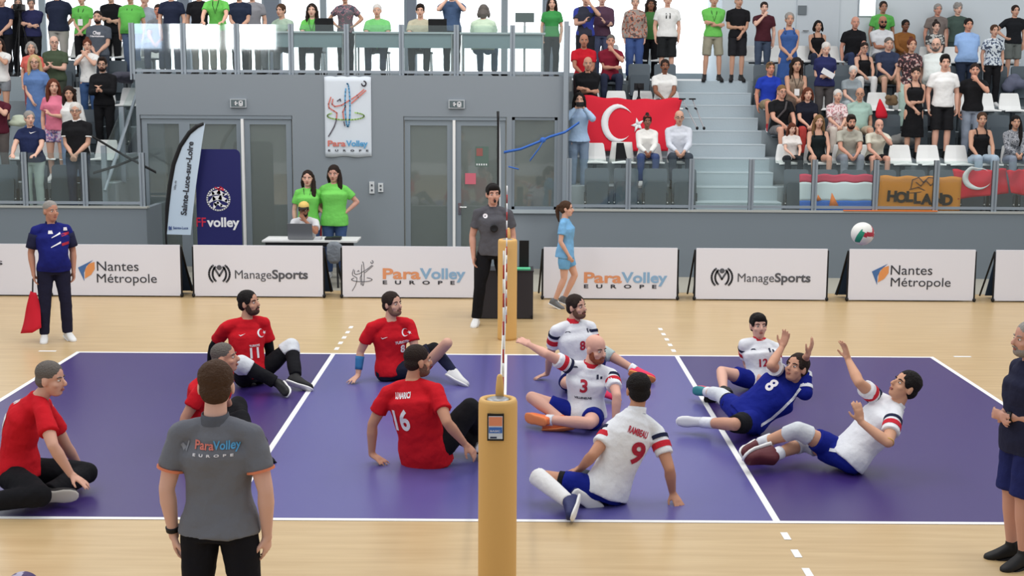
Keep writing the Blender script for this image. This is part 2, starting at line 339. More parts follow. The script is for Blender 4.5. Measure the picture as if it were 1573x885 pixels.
# left = forward x ... for forward -Y, up Z the person's left is +X
def left_of(f, u): return u.cross(f)
def ik(a, t, la, lb, hint):
    a, t = V(a), V(t); d = t-a; L = min(d.length, (la+lb)*0.995); d.normalize(); t = a+d*L
    q = (la*la-lb*lb+L*L)/(2*L); h = math.sqrt(max(la*la-q*q, 0)); n = V(hint)-d*V(hint).dot(d)
    n = n.normalized() if n.length > 1e-5 else d.orthogonal().normalized()
    return a+d*q+n*h, t
def bodyframe(J):
    ls = (V(J['l']['sh'])-V(J['r']['sh'])).normalized(); lh = (V(J['l']['hip'])-V(J['r']['hip'])).normalized(); return lh, ls
def torso(mb, J, s, g, infl=0.0, lo=-0.09, hi=1.0, belly=0.0, flare=0.0, n=22, bust=0.0):
    """elliptic rings from crotch (lo below the pelvis) along the spine to the neck base; hi = top key"""
    lh, ls = bodyframe(J); p, w, c, nk = [V(J[k]) for k in ('pelvis', 'waist', 'chest', 'neck')]
    dn = (p-w).normalized()
    keys = [(p+dn*(-lo)*s if lo < 0 else p, .150, .105), (p, .168, .118), (w, .145, .108), (c, .172, .122), (nk-(nk-c).normalized()*0.085*s, .118, .084), (nk, .066, .066)]
    tt = np.linspace(0, len(keys)-1, 19); rings = []
    for t in tt:
        i = min(int(t), len(keys)-2); q = t-i; q2 = q*q*(3-2*q) if i not in (0,) else q
        a, b = keys[i], keys[i+1]
        ctr = a[0].lerp(b[0], q); A = a[1]+(b[1]-a[1])*q2; B = a[2]+(b[2]-a[2])*q2
        k = t/(len(keys)-1); tn = (b[0]-a[0]).normalized()
        lat = lh.lerp(ls, min(1, max(0, (t-1)/2))); lat = (lat-tn*lat.dot(tn)).normalized(); fw = lat.cross(tn)
        gg = g if t < 3.4 else 1+(g-1)*0.4
        if i >= 4 and q > 0.3: ii = infl*0.6
        else: ii = infl
        fl = flare*max(0, 1-t/1.5)
        ctr = ctr+fw*(belly*s*math.exp(-((t-1.8)/0.9)**2) + bust*s*math.exp(-((t-3.0)/0.45)**2)*0.6)
        rings.append([ctr+lat*((A*gg+0)*s+ii+fl)*math.copysign(abs(math.cos(x))**0.9, math.cos(x))+fw*(B*gg*s+ii+fl+belly*0.5*s*math.exp(-((t-1.8)/0.9)**2))*math.copysign(abs(math.sin(x))**0.9, math.sin(x)) for x in [2*math.pi*j/n for j in range(n)]])
    m = int(round(hi*18))+1
    mb.loft(rings[:m])
    return rings
def hand(mb, wr, d, pn, s, side, curl=0.5, spread=0.25, fr=0.0088, thumb=0.7):
    """palm, four unequal bent fingers and a thumb; side=+1 left"""
    d = V(d).normalized(); pn = V(pn); pn = (pn-d*pn.dot(d))
    pn = pn.normalized() if pn.length > 1e-4 else d.orthogonal().normalized()
    lat = d.cross(pn)*(1 if side > 0 else -1)             # towards the thumb
    wr = V(wr); pc = wr+d*0.048*s
    mb.tube([wr-d*0.01*s, wr+d*0.03*s], [0.026*s, 0.027*s], 10)
    rings = []
    for q, wd, th in ((0.0, .027, .019), (.03, .036, .017), (.065, .041, .015), (.093, .040, .0125)):
        rings.append([wr+d*q*s+lat*wd*s*math.cos(a)+pn*th*s*math.sin(a) for a in [2*math.pi*j/12 for j in range(12)]])
    mb.loft(rings)
    for k, (o, L) in enumerate(((.031, .074), (.0105, .083), (-.0105, .077), (-.030, .060))):
        b = wr+d*0.085*s+lat*o*s; fd = (d+lat*(o*spread*14)).normalized()
        a1 = curl*(0.75+0.08*k); p = b; pts = [b-fd*0.012*s]; ang = 0
        for j, fr_ in enumerate((.45, .32, .23)):
            ang += a1*(0.7, 1.0, 0.7)[j]; pts.append(p); p = p+(fd*math.cos(ang)+pn*math.sin(ang))*L*fr_*s
        pts.append(p); mb.tube(pts, [fr*s*1.05, fr*s*1.05, fr*s, fr*s*.93, fr*s*.8], 8); mb.ell(p, (fr*s*.8,)*3, None, 8, 5)
    b = wr+d*0.028*s+lat*0.026*s+pn*0.006*s; td = (d*0.75+lat*thumb+pn*0.3).normalized(); td2 = (d*0.95+lat*thumb*0.35+pn*(0.3+curl*0.4)).normalized()
    p1 = b+td*0.045*s; p2 = p1+td2*0.032*s; mb.tube([b-td*0.01*s, b, p1, p2], [.014*s, .0145*s, .0112*s, .0095*s], 8); mb.ell(p2, (.0095*s,)*3, None, 8, 5)
def make_body(J, s, g, belly, fem, hidefeet):
    mb = MB(); sg = 0.9 if fem else 1.0
    torso(mb, J, s, g*sg, 0, belly=belly)
    c, l, f, u = J['_h']; k = J.get('hk', 1.0)*s
    ax = (l, f, u)
    E_ = lambda x, y, z, r: mb.ell(c+(l*x+f*y+u*z)*k, [q*k for q in r], ax, 18, 12)
    E_(0, -.012, .035, (.075, .094, .083)); E_(0, .022, -.035, (.061, .067, .074)); E_(0, .036, -.088, (.042, .046, .029)); E_(0, .03, -.06, (.054, .055, .045))
    mb.tube([c+(f*.075+u*.016)*k, c+(f*.098-u*.012)*k, c+(f*.108-u*.026)*k], [.009*k, .011*k, .013*k], 8); mb.ell(c+(f*.103-u*.030)*k, (.016*k, .014*k, .010*k), ax, 10, 6)
    E_(0, .064, .022, (.052, .018, .010))
    for sd in (1, -1): E_(sd*.076, -.008, -.012, (.010, .021, .032)); E_(sd*.044, .055, -.03, (.02, .02, .02))
    nk = V(J['neck']); mb.limb([nk-(nk-V(J['chest']))*0.15, nk, c+(f*-.022-u*.06)*k, c+(f*-.02)*k], [.066*s*sg, .059*s*sg, .054*s*sg, .05*s*sg], 14)
    for sd, q in ((1, 'l'), (-1, 'r')):
        j = J[q]; sh, el, wr = V(j['sh']), V(j['el']), V(j['wr'])
        mb.tube([nk+(V(J['chest'])-nk)*0.18, nk.lerp(sh, .5)-(nk-V(J['chest']))*0.09, sh], [.048*s, .046*s*sg, .050*s*sg], 12)
        a = .92 if fem else 1.0
        mb.limb([sh, sh.lerp(el, .3), sh.lerp(el, .7), el], [.055*s*a, .054*s*a, .046*s*a, .040*s*a], 14)
        mb.limb([el, el.lerp(wr, .28), el.lerp(wr, .65), wr], [.039*s*a, .043*s*a, .034*s*a, .026*s*a], 14)
        hd = V(j['hd']) if j.get('hd') is not None else (wr-el); hand(mb, wr, hd, j.get('pn') or (V(J['pelvis'])-wr), s*(0.92 if fem else 1), sd, j.get('curl', .45), j.get('spread', .25), j.get('fr', .0088), j.get('thumb', .7))
        hp, kn, an, to = V(j['hip']), V(j['kn']), V(j['an']), V(j['toe'])
        if j.get('stump'):
            e = hp.lerp(kn, j['stump']); mb.limb([hp, hp.lerp(e, .5), e], [.092*s, .08*s, .06*s], 14); continue
        mb.limb([hp, hp.lerp(kn, .3), hp.lerp(kn, .75), kn], [.092*s, .085*s, .064*s, .055*s], 16)
        if j.get('noshin'): mb.limb([kn, kn.lerp(an, .5), an], [.058*s, .060*s, .056*s], 14); continue
        mb.limb([kn, kn.lerp(an, .28), kn.lerp(an, .6), an], [.053*s, .056*s, .046*s, .036*s], 14)
        if not hidefeet: mb.limb([an, an.lerp(to, .5)+(an-kn).normalized()*0.02*s, to], [.036*s, .034*s, .026*s], 10)
    return mb
def foot_rings(an, to, kn, s, w=1.0, th=0):
    an, to, kn = V(an), V(to), V(kn); d = (to-an); up = (kn-an).normalized(); fd = (d-up*d.dot(up)); fd = fd.normalized() if fd.length > 0.02 else up.orthogonal()
    lat = fd.cross(up); return an, fd, up, lat
def shoe(J, q, s, name, m, sole, root, rm):
    j = J[q]; an, to, kn = V(j['an']), V(j['toe']), V(j['kn'])
    d = (to-an); fd = d.normalized(); sh = (kn-an).normalized(); up = (sh-fd*sh.dot(fd))
    up = up.normalized() if up.length > .05 else fd.orthogonal(); lat = fd.cross(up)
    # sole plane lies below the line ankle->toe
    def ring(x, w, h, z0): # x along foot from heel, z0 bottom
        o = an+fd*(x*s)+up*(z0*s); return [o+lat*(w*s*math.copysign(abs(math.cos(a))**.7, math.cos(a)))+up*(h*s*(0.5+0.5*math.copysign(abs(math.sin(a))**.7, math.sin(a)))) for a in [2*math.pi*i/14 for i in range(14)]]
    L = d.length/s; k = max(0.13, L)
    dz = -.062
    mb = MB(); mb.loft([ring(-.075, .022, .05, dz+.01), ring(-.06, .036, .10, dz), ring(-.01, .042, .115, dz), ring(k*.35, .042, .092, dz), ring(k*.7, .048, .070, dz+.002), ring(k*1.0, .046, .056, dz+.006), ring(k*1.22, .036, .044, dz+.012), ring(k*1.33, .016, .026, dz+.016)])
    mb.tube([an-up*.01*s, an+sh*.06*s], [.046*s, .043*s], 12)
    o = mb.build(name, m, root, rm=rm, sm=1)
    mb = MB(); r = [ring(-.078, .02, .022, dz-.012), ring(-.064, .040, .024, dz-.014), ring(0, .044, .024, dz-.014), ring(k*.4, .043, .022, dz-.014), ring(k*.75, .051, .022, dz-.012), ring(k*1.05, .048, .022, dz-.008), ring(k*1.27, .036, .02, dz-.002), ring(k*1.37, .014, .014, dz+.006)]
    mb.loft(r); q_ = mb.build('sole', sole, o, smooth=True); return o
HAIRC = dict(black=(26, 22, 22), dark=(44, 33, 29), brown=(74, 52, 38), auburn=(98, 52, 36), light=(128, 98, 66), blonde=(196, 168, 122), grey=(150, 146, 142), white=(212, 208, 204), salt=(104, 98, 94))
def make_hair(J, s, style, colr, root, rm):
    c, l, f, u = J['_h']; k = J.get('hk', 1.0)*s; ax = (l, f, u); mb = MB()
    E_ = lambda x, y, z, r, a=None: mb.ell(c+(l*x+f*y+u*z)*k, [q*k for q in r], a or ax, 18, 12)
    T_ = lambda pts, r: mb.limb([c+(l*p[0]+f*p[1]+u*p[2])*k for p in pts], [q*k for q in r], 10)
    m = mat('hair', HAIRC[colr], 0.75, 0.2, 0.6, 90)
    G = V((0, 0, -1))
    if style in ('short', 'crop', 'fringe', 'long', 'bob', 'pony', 'bun', 'curly', 'quiff'):
        E_(0, -.020, .045, (.084, .097, .083)); E_(0, -.05, -.012, (.074, .062, .066))
        if style != 'crop':
            for sd in (1, -1): E_(sd*.066, .018, .03, (.015, .035, .04))
    if style == 'crop':
        mb = MB(); E_(0, -.016, .044, (.0805, .094, .0805)); E_(0, -.045, -.01, (.0735, .06, .062))
    if style == 'buzz':
        E_(0, -.015, .042, (.078, .0935, .080)); E_(0, -.045, -.01, (.0725, .06, .061))
    if style == 'fringe': E_(0, .045, .075, (.062, .048, .04))
    if style == 'quiff': E_(0, .03, .10, (.06, .06, .035)); E_(0, -.03, .09, (.07, .08, .045))
    if style == 'recede': E_(0, -.045, .035, (.080, .075, .078)); E_(0, -.05, -.012, (.074, .058, .062))
    if style == 'ring':
        E_(0, -.042, -.005, (.081, .068, .05))
    if style == 'curly':
        rr = random.Random(3)
        for i in range(26):
            a, b = rr.uniform(0, 6.28), rr.uniform(-.3, 1.2); E_(math.cos(a)*.075*math.cos(b), -.025+math.sin(a)*.08*math.cos(b), .045+.08*math.sin(b), (.03, .03, .03))
    if style in ('bob', 'long', 'longcurly'):
        if style == 'longcurly': E_(0, -.024, .05, (.094, .1, .09))
        dn = .10 if style == 'bob' else .24
        for sd in (1, -1): T_([(sd*.072, -.01, .05), (sd*.088, -.012, -.03), (sd*.094, -.01, -dn*.6), (sd*.092, .0, -dn)], [.026, .030, .034, .024])
        E_(0, -.065, -.05, (.088, .045, .10)); T_([(0, -.07, -.02), (0, -.08, -dn*.7), (0, -.075, -dn)], [.06, .07, .05])
        if style == 'longcurly':
            rr = random.Random(5)
            for i in range(30):
                a = rr.uniform(0, 6.28); z = rr.uniform(-.2, .09)
                if math.sin(a) < .35: E_(math.cos(a)*.1, -.03+math.sin(a)*.09, z, (.028, .028, .03))
    if style == 'pony': T_([(0, -.1, .05), (0, -.135, .03), (0, -.15, -.04), (0, -.135, -.13), (0, -.12, -.2)], [.026, .03, .032, .026, .012])
    if style == 'side':
        E_(0, -.020, .045, (.084, .097, .083)); E_(0, -.05, -.012, (.074, .062, .066)); T_([(.07, -.03, .03), (.085, -.01, -.06), (.09, .03, -.18), (.085, .06, -.32), (.08, .065, -.42)], [.03, .036, .04, .036, .016]); T_([(-.07, -.03, .03), (-.084, -.03, -.06), (-.08, -.06, -.15)], [.026, .03, .02])
    if style == 'bun': E_(0, -.06, .135, (.035, .035, .032))
    if style == 'lowbun': E_(0, -.018, .045, (.082, .097, .083)); E_(0, -.05, -.012, (.072, .06, .062)); E_(0, -.125, .0, (.036, .034, .034))
    if not mb.v: return None
    return mb.build('hair', m, root, rm=rm, sm=1, disp=.008 if style not in ('buzz', 'crop', 'ring') else .003, dscale=.03)
def face_bits(J, s, root, look):
    c, l, f, u = J['_h']; k = J.get('hk', 1.0)*s; ax = (l, f, u)
    P_ = lambda x, y, z: c+(l*x+f*y+u*z)*k
    for sd in (1, -1):
        mb = MB(); mb.mi = 0; mb.ell(P_(sd*.030, .0715, .001), (.0135*k, .010*k, .0075*k), ax, 10, 6); mb.mi = 1; mb.ell(P_(sd*.030, .0785, .001), (.0062*k, .0045*k, .0062*k), ax, 8, 6)
        mb.build('eye', [mat('eye_white', (214, 206, 200), 0.4), mat('iris', (38, 28, 24), 0.3)], root, smooth=True)
    hc = HAIRC[look.get('hair', ('short', 'dark'))[1]] if look.get('hair') else (90, 70, 60)
    for sd in (1, -1):
        mb = MB(); mb.tube([P_(sd*.014, .084, .020), P_(sd*.032, .082, .026), P_(sd*.050, .068, .020)], [.0035*k, .0045*k, .003*k], 6)
        mb.build('eyebrow', mat('brow_hair', tuple(int(q*.9) for q in hc), 0.8), root, smooth=True)
    mb = MB(); mb.ell(P_(0, .086, -.060), (.022*k, .0085*k, .0048*k), ax, 12, 6); mb.ell(P_(0, .0855, -.068), (.019*k, .009*k, .0052*k), ax, 12, 6)
    mb.build('lips', mat('lips', look.get('lips', (160, 98, 90)), 0.5), root, smooth=True)
    if look.get('beard'):
        mb = MB(); bl = look.get('bk', .96)
        mb.ell(P_(0, .030, -.083), (.060*k*bl, .066*k*bl, .042*k*bl), ax, 16, 10)
        for sd in (1, -1): mb.ell(P_(sd*.055, .018, -.05), (.013*k*bl*bl*bl, .036*k*bl, .045*k*bl), ax, 10, 8)
        mb.tube([P_(-.028, .082, -.056), P_(-.012, .096, -.048), P_(.012, .096, -.048), P_(.028, .082, -.056)], [.005*k, .007*k, .007*k, .005*k], 6)
        mb.build('beard', mat('beard_hair', HAIRC[look['beard']] if isinstance(look['beard'], str) else look['beard'], 0.8, 0.2, 0.5, 120), root, rm=.006*max(k, .8), sm=1)
    if look.get('glasses'):
        mb = MB(); dk = look['glasses'] == 'sun'
        for sd in (1, -1):
            o = P_(sd*.032, .093, .0); ring = [o+l*(.022*k*math.cos(a))+u*(.016*k*math.sin(a)) for a in [2*math.pi*i/14 for i in range(15)]]
            mb.tube(ring, .0026*k, 6)
            if dk: mb.ell(o, (.021*k, .003*k, .016*k), ax, 12, 6)
            mb.tube([P_(sd*.054, .09, .004), P_(sd*.075, .05, .006), P_(sd*.078, -.01, .004)], .0025*k, 6)
        mb.tube([P_(-.01, .098, .002), P_(.01, .098, .002)], .0025*k, 6)
        mb.build('sunglasses' if dk else 'glasses', mat('glasses_frame', (30, 28, 30), 0.3), root, smooth=True)
    if look.get('headglasses'):
        mb = MB()
        for sd in (1, -1): mb.ell(P_(sd*.034, .066, .096), (.026*k, .012*k, .017*k), ax, 12, 7)
        mb.tube([P_(-.08, -.01, .06), P_(-.06, .06, .092), P_(.06, .06, .092), P_(.08, -.01, .06)], .004*k, 6); mb.build('sunglasses', mat('tinted_lens', look['headglasses'], 0.2), root, smooth=True)
    if look.get('cap'):
        a = math.radians(0); mb = MB(); mb.ell(P_(0, -.012, .052), (.086*k, .102*k, .078*k), ax, 18, 12)
        o = mb.build('cap', mat('cap_cloth', look['cap'][0], 0.8), root, rm=.007, sm=1)
        mb = MB(); rows = []
        for i in range(9):
            t = math.pi*(i/8); rows.append([P_(math.cos(t)*.07, .05+math.sin(t)*.02, .058), P_(math.cos(t)*.078, .07+math.sin(t)*.095, .046), P_(math.cos(t)*.078, .07+math.sin(t)*.095, .040), P_(math.cos(t)*.07, .05+math.sin(t)*.02, .050)])
        mb.loft(rows); mb.build('visor', mat('cap_cloth', look['cap'][1], 0.8), o)
def along(pts, t):
    """polyline up to fraction t of its length"""
    L = [(V(pts[i+1])-V(pts[i])).length for i in range(len(pts)-1)]; T = sum(L)*t; out = [V(pts[0])]
    for i, q in enumerate(L):
        if T <= q: out.append(V(pts[i]).lerp(V(pts[i+1]), T/q)); break
        out.append(V(pts[i+1])); T -= q
    return out
def garment_top(J, s, look, root, rm):
    t = look['top']; g = look.get('g', 1.0)*(0.93 if look.get('fem') else 1.0); mb = MB(); kind = t.get('kind', 'tee'); infl = t.get('infl', .016)*s
    torso(mb, J, s, g, infl, lo=t.get('lo', -.06), hi=t.get('hi', 1.0), belly=look.get('belly', 0), flare=t.get('flare', .024), bust=.035 if look.get('fem') else 0)
    if kind != 'tank':
        for q in 'lr':
            j = J[q]; sh, el, wr = V(j['sh']), V(j['el']), V(j['wr']); nk = V(J['neck'])
            mb.tube([nk.lerp(sh, .12)+(V(J['chest'])-nk)*.16, nk.lerp(sh, .5)+(V(J['chest'])-nk)*.05, sh], [.064*s, .062*s, .062*s], 14)
            mb.ell(sh, (.063*s,)*3, None, 12, 8)
            sl = t.get('sleeve', .62)
            if kind == 'long':
                mb.tube([sh, sh.lerp(el, .5), el], [.067*s, .063*s, .057*s], 14); mb.ell(el, (.057*s,)*3, None, 12, 8); mb.tube([el, el.lerp(wr, .3), el.lerp(wr, .95)], [.057*s, .056*s, .042*s], 14)
            else:
                e = sh.lerp(el, sl); mb.tube([sh, sh.lerp(e, .5), e], [.063*s, .067*s, t.get('cuff', .070)*s], 16)
    else:
        nk = V(J['neck'])
    o = mb.build('dress' if look.get('dress') else t.get('name', 'shirt'), t['m'], root, rm=rm, sm=2, disp=t.get('disp', .020), dscale=.16)
    if kind == 'tank':
        mb = MB(); c = V(J['chest']); nk = V(J['neck']); lh, ls = bodyframe(J); up = (nk-c).normalized(); fw = ls.cross(up)
        for sd in (1, -1):
            mb.tube([c+ls*sd*.085*s+fw*.115*s+up*.04*s, c+ls*sd*.09*s+fw*.085*s+up*.12*s, nk+ls*sd*.085*s-up*.0*s+fw*.01*s, c+ls*sd*.09*s-fw*.09*s+up*.1*s], .012*s, 6)
        mb.build('strap', t['m'], o, smooth=True)
    if t.get('collar'):
        nk = V(J['neck']); c, l, f, u = J['_h']; d = (nk-V(J['chest'])).normalized(); lh, ls = bodyframe(J); fw = ls.cross(d)
        mb = MB(); rings = []
        for z, r in ((-.012, .078), (.012, .071), (.035, .067), (.036, .062), (.0, .064)):
            rings.append([nk+d*z*s+ls*r*s*math.cos(a)+fw*(r*s*math.sin(a)-(.012*s if math.sin(a) > .5 else 0)*(z > .01)) for a in [2*math.pi*i/18 for i in range(18)]])
        mb.loft(rings, caps=False); mb.build('collar', t['collar'], o, smooth=True)
    for bd in t.get('bands', ()):       # coloured rings round the sleeves: (from, to, material)
        for q in 'lr':
            j = J[q]; sh, el = V(j['sh']), V(j['el']); r = .0715*s if bd[0] < .5 else (t.get('cuff', .068)+.005)*s
            mb = MB(); mb.tube([sh.lerp(el, bd[0]), sh.lerp(el, bd[1])], [r, r*.985], 20); mb.build('sleeve_band', bd[2], o, smooth=False)
    return o
def garment_bottom(J, s, look, root, rm):
    t = look['bottom']; g = look.get('g', 1.0)*(0.95 if look.get('fem') else 1.0); kind = t['kind']; mb = MB()
    p, w = V(J['pelvis']), V(J['waist'])
    torso(mb, J, s, g, .010*s, lo=-.10, hi=.30 if look.get('tucked') is None else .36, belly=look.get('belly', 0)*.6)
    if kind in ('skirt',):
        lh, _ = bodyframe(J); an = (V(J['l']['an'])+V(J['r']['an']))/2; L = t.get('len', .7); rings = []
        fw = lh.cross((w-p).normalized())
        for i in range(7):
            q = i/6; c = w.lerp(an, L*q+.0); a = (.145+.10*q**.7*t.get('wide', 1))*s*g; b = (.11+.10*q**.7*t.get('wide', 1))*s*g
            rings.append([c+lh*a*(1+.05*math.sin(8*x)*q)*math.cos(x)+fw*b*(1+.05*math.sin(8*x)*q)*math.sin(x) for x in [2*math.pi*j/28 for j in range(28)]])
        mb = MB(); mb.loft(rings)
        return mb.build('skirt' if not look.get('dress') else 'dress_skirt', t['m'], root, rm=rm, sm=2, disp=.02, dscale=.12)
    wd = t.get('w', 1.0)
    for q in 'lr':
        j = J[q]; hp, kn, an = V(j['hip']), V(j['kn']), V(j['an'])
        mb.ell(hp, (.100*s*g,)*3, None, 14, 9)
        if j.get('stump'):
            e = hp.lerp(kn, j['stump']*.95); mb.tube([hp, hp.lerp(e, .5), e], [.108*s, .098*s, .085*s], 16); continue
        if kind == 'shorts':
            L = t.get('len', .8); e = hp.lerp(kn, L); mb.tube([hp, hp.lerp(e, .5), e], [.101*s*g, .099*s*wd, .092*s*wd*t.get('cuff', 1.0)], 18)
        else:
            mb.tube([hp, hp.lerp(kn, .5), kn], [.100*s*g, .090*s*wd, .074*s*wd], 16); mb.ell(kn, (.074*s*wd,)*3, None, 14, 9)
            e = kn.lerp(an, t.get('len', .97)); mb.tube([kn, kn.lerp(an, .4), e], [.074*s*wd, .070*s*wd, .062*s*wd], 16)
    return mb.build({'shorts': 'shorts', 'trousers': 'trousers'}.get(kind, kind), t['m'], root, rm=rm, sm=2, disp=.018, dscale=.14)
def band(J, q, seg, t0, t1, r0, r1, name, m, root, s, smooth=True):
    a, b = {'ua': ('sh', 'el'), 'fa': ('el', 'wr'), 'th': ('hip', 'kn'), 'sn': ('kn', 'an')}[seg]
    A, B = V(J[q][a]), V(J[q][b]); mb = MB(); n = 5
    mb.tube([A.lerp(B, t0+(t1-t0)*i/(n-1)) for i in range(n)], [(r0+(r1-r0)*i/(n-1))*s for i in range(n)], 16)
    return mb.build(name, m, root, smooth=True)
def kneepad(J, q, m, root, s, r=.068, up=.22, dn=.25, name='knee_pad', rm=.012):
    j = J[q]; hp, kn, an = V(j['hip']), V(j['kn']), V(j['an']); mb = MB()
    mb.tube([kn.lerp(hp, up), kn.lerp(hp, up*.4)], [(r+.014)*s, (r+.006)*s], 16); mb.tube([kn.lerp(hp, up*.5), kn], [(r+.008)*s, (r)*s], 16); mb.ell(kn, (r*s,)*3, None, 14, 9); mb.tube([kn, kn.lerp(an, dn)], [r*s, (r-.004)*s], 16)
    return mb.build(name, m, root, rm=rm, sm=1)
def sleeve_leg(J, q, m, root, s, t0=.2, t1=.97, r0=.062, r1=.044, name='long_sock', rm=.012):
    j = J[q]; kn, an = V(j['kn']), V(j['an']); mb = MB()
    mb.tube([kn.lerp(an, t0), kn.lerp(an, (t0+t1)/2), kn.lerp(an, t1)], [r0*s, (r0*.5+r1*.5+.003)*s, r1*s], 16)
    return mb.build(name, m, root, rm=rm, sm=1)
def person(J, s, label, look, group=None, vox=.014, name='person'):
    J.setdefault('hk', 1.07)
    J['_h'] = (V(J['head']), *frame3(V(J['hf']), V(J.get('hu', (0, 0, 1)))))
    loc = V(J.get('root', ((V(J['l']['an'])+V(J['r']['an']))/2)))
    mb = make_body(J, s, look.get('g', 1.0), look.get('belly', 0), look.get('fem'), bool(look.get('shoes')))
    root = mb.build(name, skinm(look.get('skin', (216, 170, 148))), loc=loc, rm=vox, sm=2)
    tag(root, label, 'person', group)
    hr = look.get('hair')
    if hr: make_hair(J, s, hr[0], hr[1], root, max(.009, vox*.8))
    if not look.get('noface'): face_bits(J, s, root, look)
    cv = max(.011, vox)
    parts = {}
    if look.get('bottom'): parts['bottom'] = garment_bottom(J, s, look, root, cv)
    if look.get('top'): parts['top'] = garment_top(J, s, look, root, cv)
    sh = look.get('shoes')
    if sh:
        for q in 'lr':
            if not J[q].get('stump') and not J[q].get('noshin') and (look.get('shoe_sides', 'lr').find(q) >= 0): parts['shoe'+q] = shoe(J, q, s*look.get('shoek', 1.0), 'shoe', sh[0], sh[1], root, .009 if vox < .012 else .012)
    return root, parts
def frame3(f, u):
    f = f.normalized(); u = (u-f*u.dot(f)).normalized(); return l_fix(f, u), f, u
def l_fix(f, u):
    l = u.cross(f)       # Z x (-Y) = +X
    return l
# ---- template poses (local axes: l = the person's left, f = forward, up)
OFF = dict(d=(.055, .03, -.52), c=(-.135, .20, -.43), k=(-.15, .28, -.24), x=(-.25, .19, -.22), m=(-.14, .23, .04), h=(.02, .04, -.36), p=(-.09, .25, .10), l=(-.11, .33, -.36), t=(-.02, .32, -.40),
           b=(-.10, -.13, -.42), r=(.02, .38, -.36), u=(.02, .20, .42), g=(-.10, .30, -.34), e=(.10, .34, -.14), q=(-.06, .16, .12), o=(-.16, .18, -.30))
def template(x, y, z, s, pose, yaw, arms, look, lean=0.0, hyaw=0, hpitch=0, seat=.45, feet=0, cross=False):
    a = math.radians(yaw); f = V((math.sin(a), -math.cos(a), 0)); u = Z3; l = l_fix(f, u); fem = look.get('fem')
    o = V((x, y, z)); P_ = lambda p: o+(l*p[0]+f*p[1]+u*p[2])*s
    J = {'root': o.copy()}; sw = .158 if fem else .183
    if pose == 'st':
        sp = dict(pelvis=(0, 0, .95), waist=(0, .01+lean*.1, 1.10), chest=(0, lean*.3, 1.30), neck=(0, -.015+lean*.45, 1.465), head=(0, .02+lean*.55, 1.63)); shz = 1.388; shf = -.015+lean*.42
    elif pose == 'si':
        b = seat/s; sp = dict(pelvis=(0, .0, b+.10), waist=(0, .005+lean*.1, b+.245), chest=(0, .02+lean*.3, b+.45), neck=(0, .03+lean*.5, b+.615-lean*.12), head=(0, .075+lean*.68, b+.78-lean*.16)); shz = b+.540-lean*.10; shf = .02+lean*.46
    for k, v in sp.items(): J[k] = P_(v)
    ha = a+math.radians(hyaw); hp = math.radians(hpitch); J['hf'] = V((math.sin(ha)*math.cos(hp), -math.cos(ha)*math.cos(hp), math.sin(hp)))
    for i, (q, sd) in enumerate((('l', 1), ('r', -1))):
        j = J[q] = {}
        sh = P_((sd*sw, shf, shz)); code = arms[i]; of = OFF[code]
        tgt = sh+(l*of[0]*sd+f*of[1]+u*of[2])*s
        if code == 'x' and q == 'r': tgt += (u*-.05+f*.03)*s
        hint = l*sd*.6-f*.6-u*.3
        if code == 'h': hint = l*sd*1.0-f*.45
        if code in 'mpqu': hint = l*sd*.8-u*.9+f*.2
        el, wr = ik(sh, tgt, .285*s, .25*s, hint); j['sh'], j['el'], j['wr'] = sh, el, wr
        j['pn'] = (-l*sd+f*.3) if code in 'dtr' else (-l*sd*.6-f*.7 if code in 'xockl' else (-f if code in 'mpq' else -l*sd)); j['curl'] = .55
        if code in 'cl': j['hd'] = (f*.35-l*sd*.45-u*.7)
        if code == 'o': j['hd'] = (-l*sd*.8+f*.3)
        if code == 'k': j['hd'] = (u*.75-l*sd*.4+f*.2); j['pn'] = -l*sd
        if code in 'mp': j['hd'] = (u*.8-l*sd*.6)
        if code == 'q': j['hd'] = (u*.5-l*sd*.6-f*.3); j['pn'] = -f
        if code == 't': j['hd'] = (f*.8-u*.45); j['pn'] = V((0, 0, -1))
        if code == 'r': j['hd'] = f-l*sd*.5-u*.2; j['pn'] = V((0, 0, -1))
        if code == 'x': j['hd'] = -l*sd+u*.1; j['pn'] = -f
        if code == 'h': j['hd'] = -l*sd*.5+f*.6-u*.4
        hw = .095
        j['hip'] = P_((sd*hw, 0, sp['pelvis'][2]-.05))
        if pose == 'st':
            st = look.get('stance', .10); j['kn'] = P_((sd*(st*.6+.04), .03, .495)); j['an'] = P_((sd*st, -.01, .085)); j['toe'] = P_((sd*(st+.035), .135, .045))
        else:
            kw = look.get('kw', .15)
            j['kn'] = P_((sd*kw, .44, b+.085)); j['an'] = P_((sd*(kw-.01), .46+feet, .09)); j['toe'] = P_((sd*(kw+.02), .60+feet, .045))
            if cross and q == 'l': j['kn'] = P_((-.02, .46, b+.16)); j['an'] = P_((-.16, .60, b-.20)); j['toe'] = P_((-.20, .74, b-.24))
    return J
WS = (mat('shoe_white', (222, 222, 222), 0.6), mat('sole_white', (232, 232, 232), 0.6)); BS = (mat('shoe_black', (28, 28, 30), 0.6), mat('sole_black', (20, 20, 22), 0.6)); GS = (mat('shoe_grey', (110, 112, 116), 0.6), mat('sole_white', (232, 232, 232), 0.6)); RS = (mat('shoe_red', (168, 36, 48), 0.6), mat('sole_white', (232, 232, 232), 0.6))
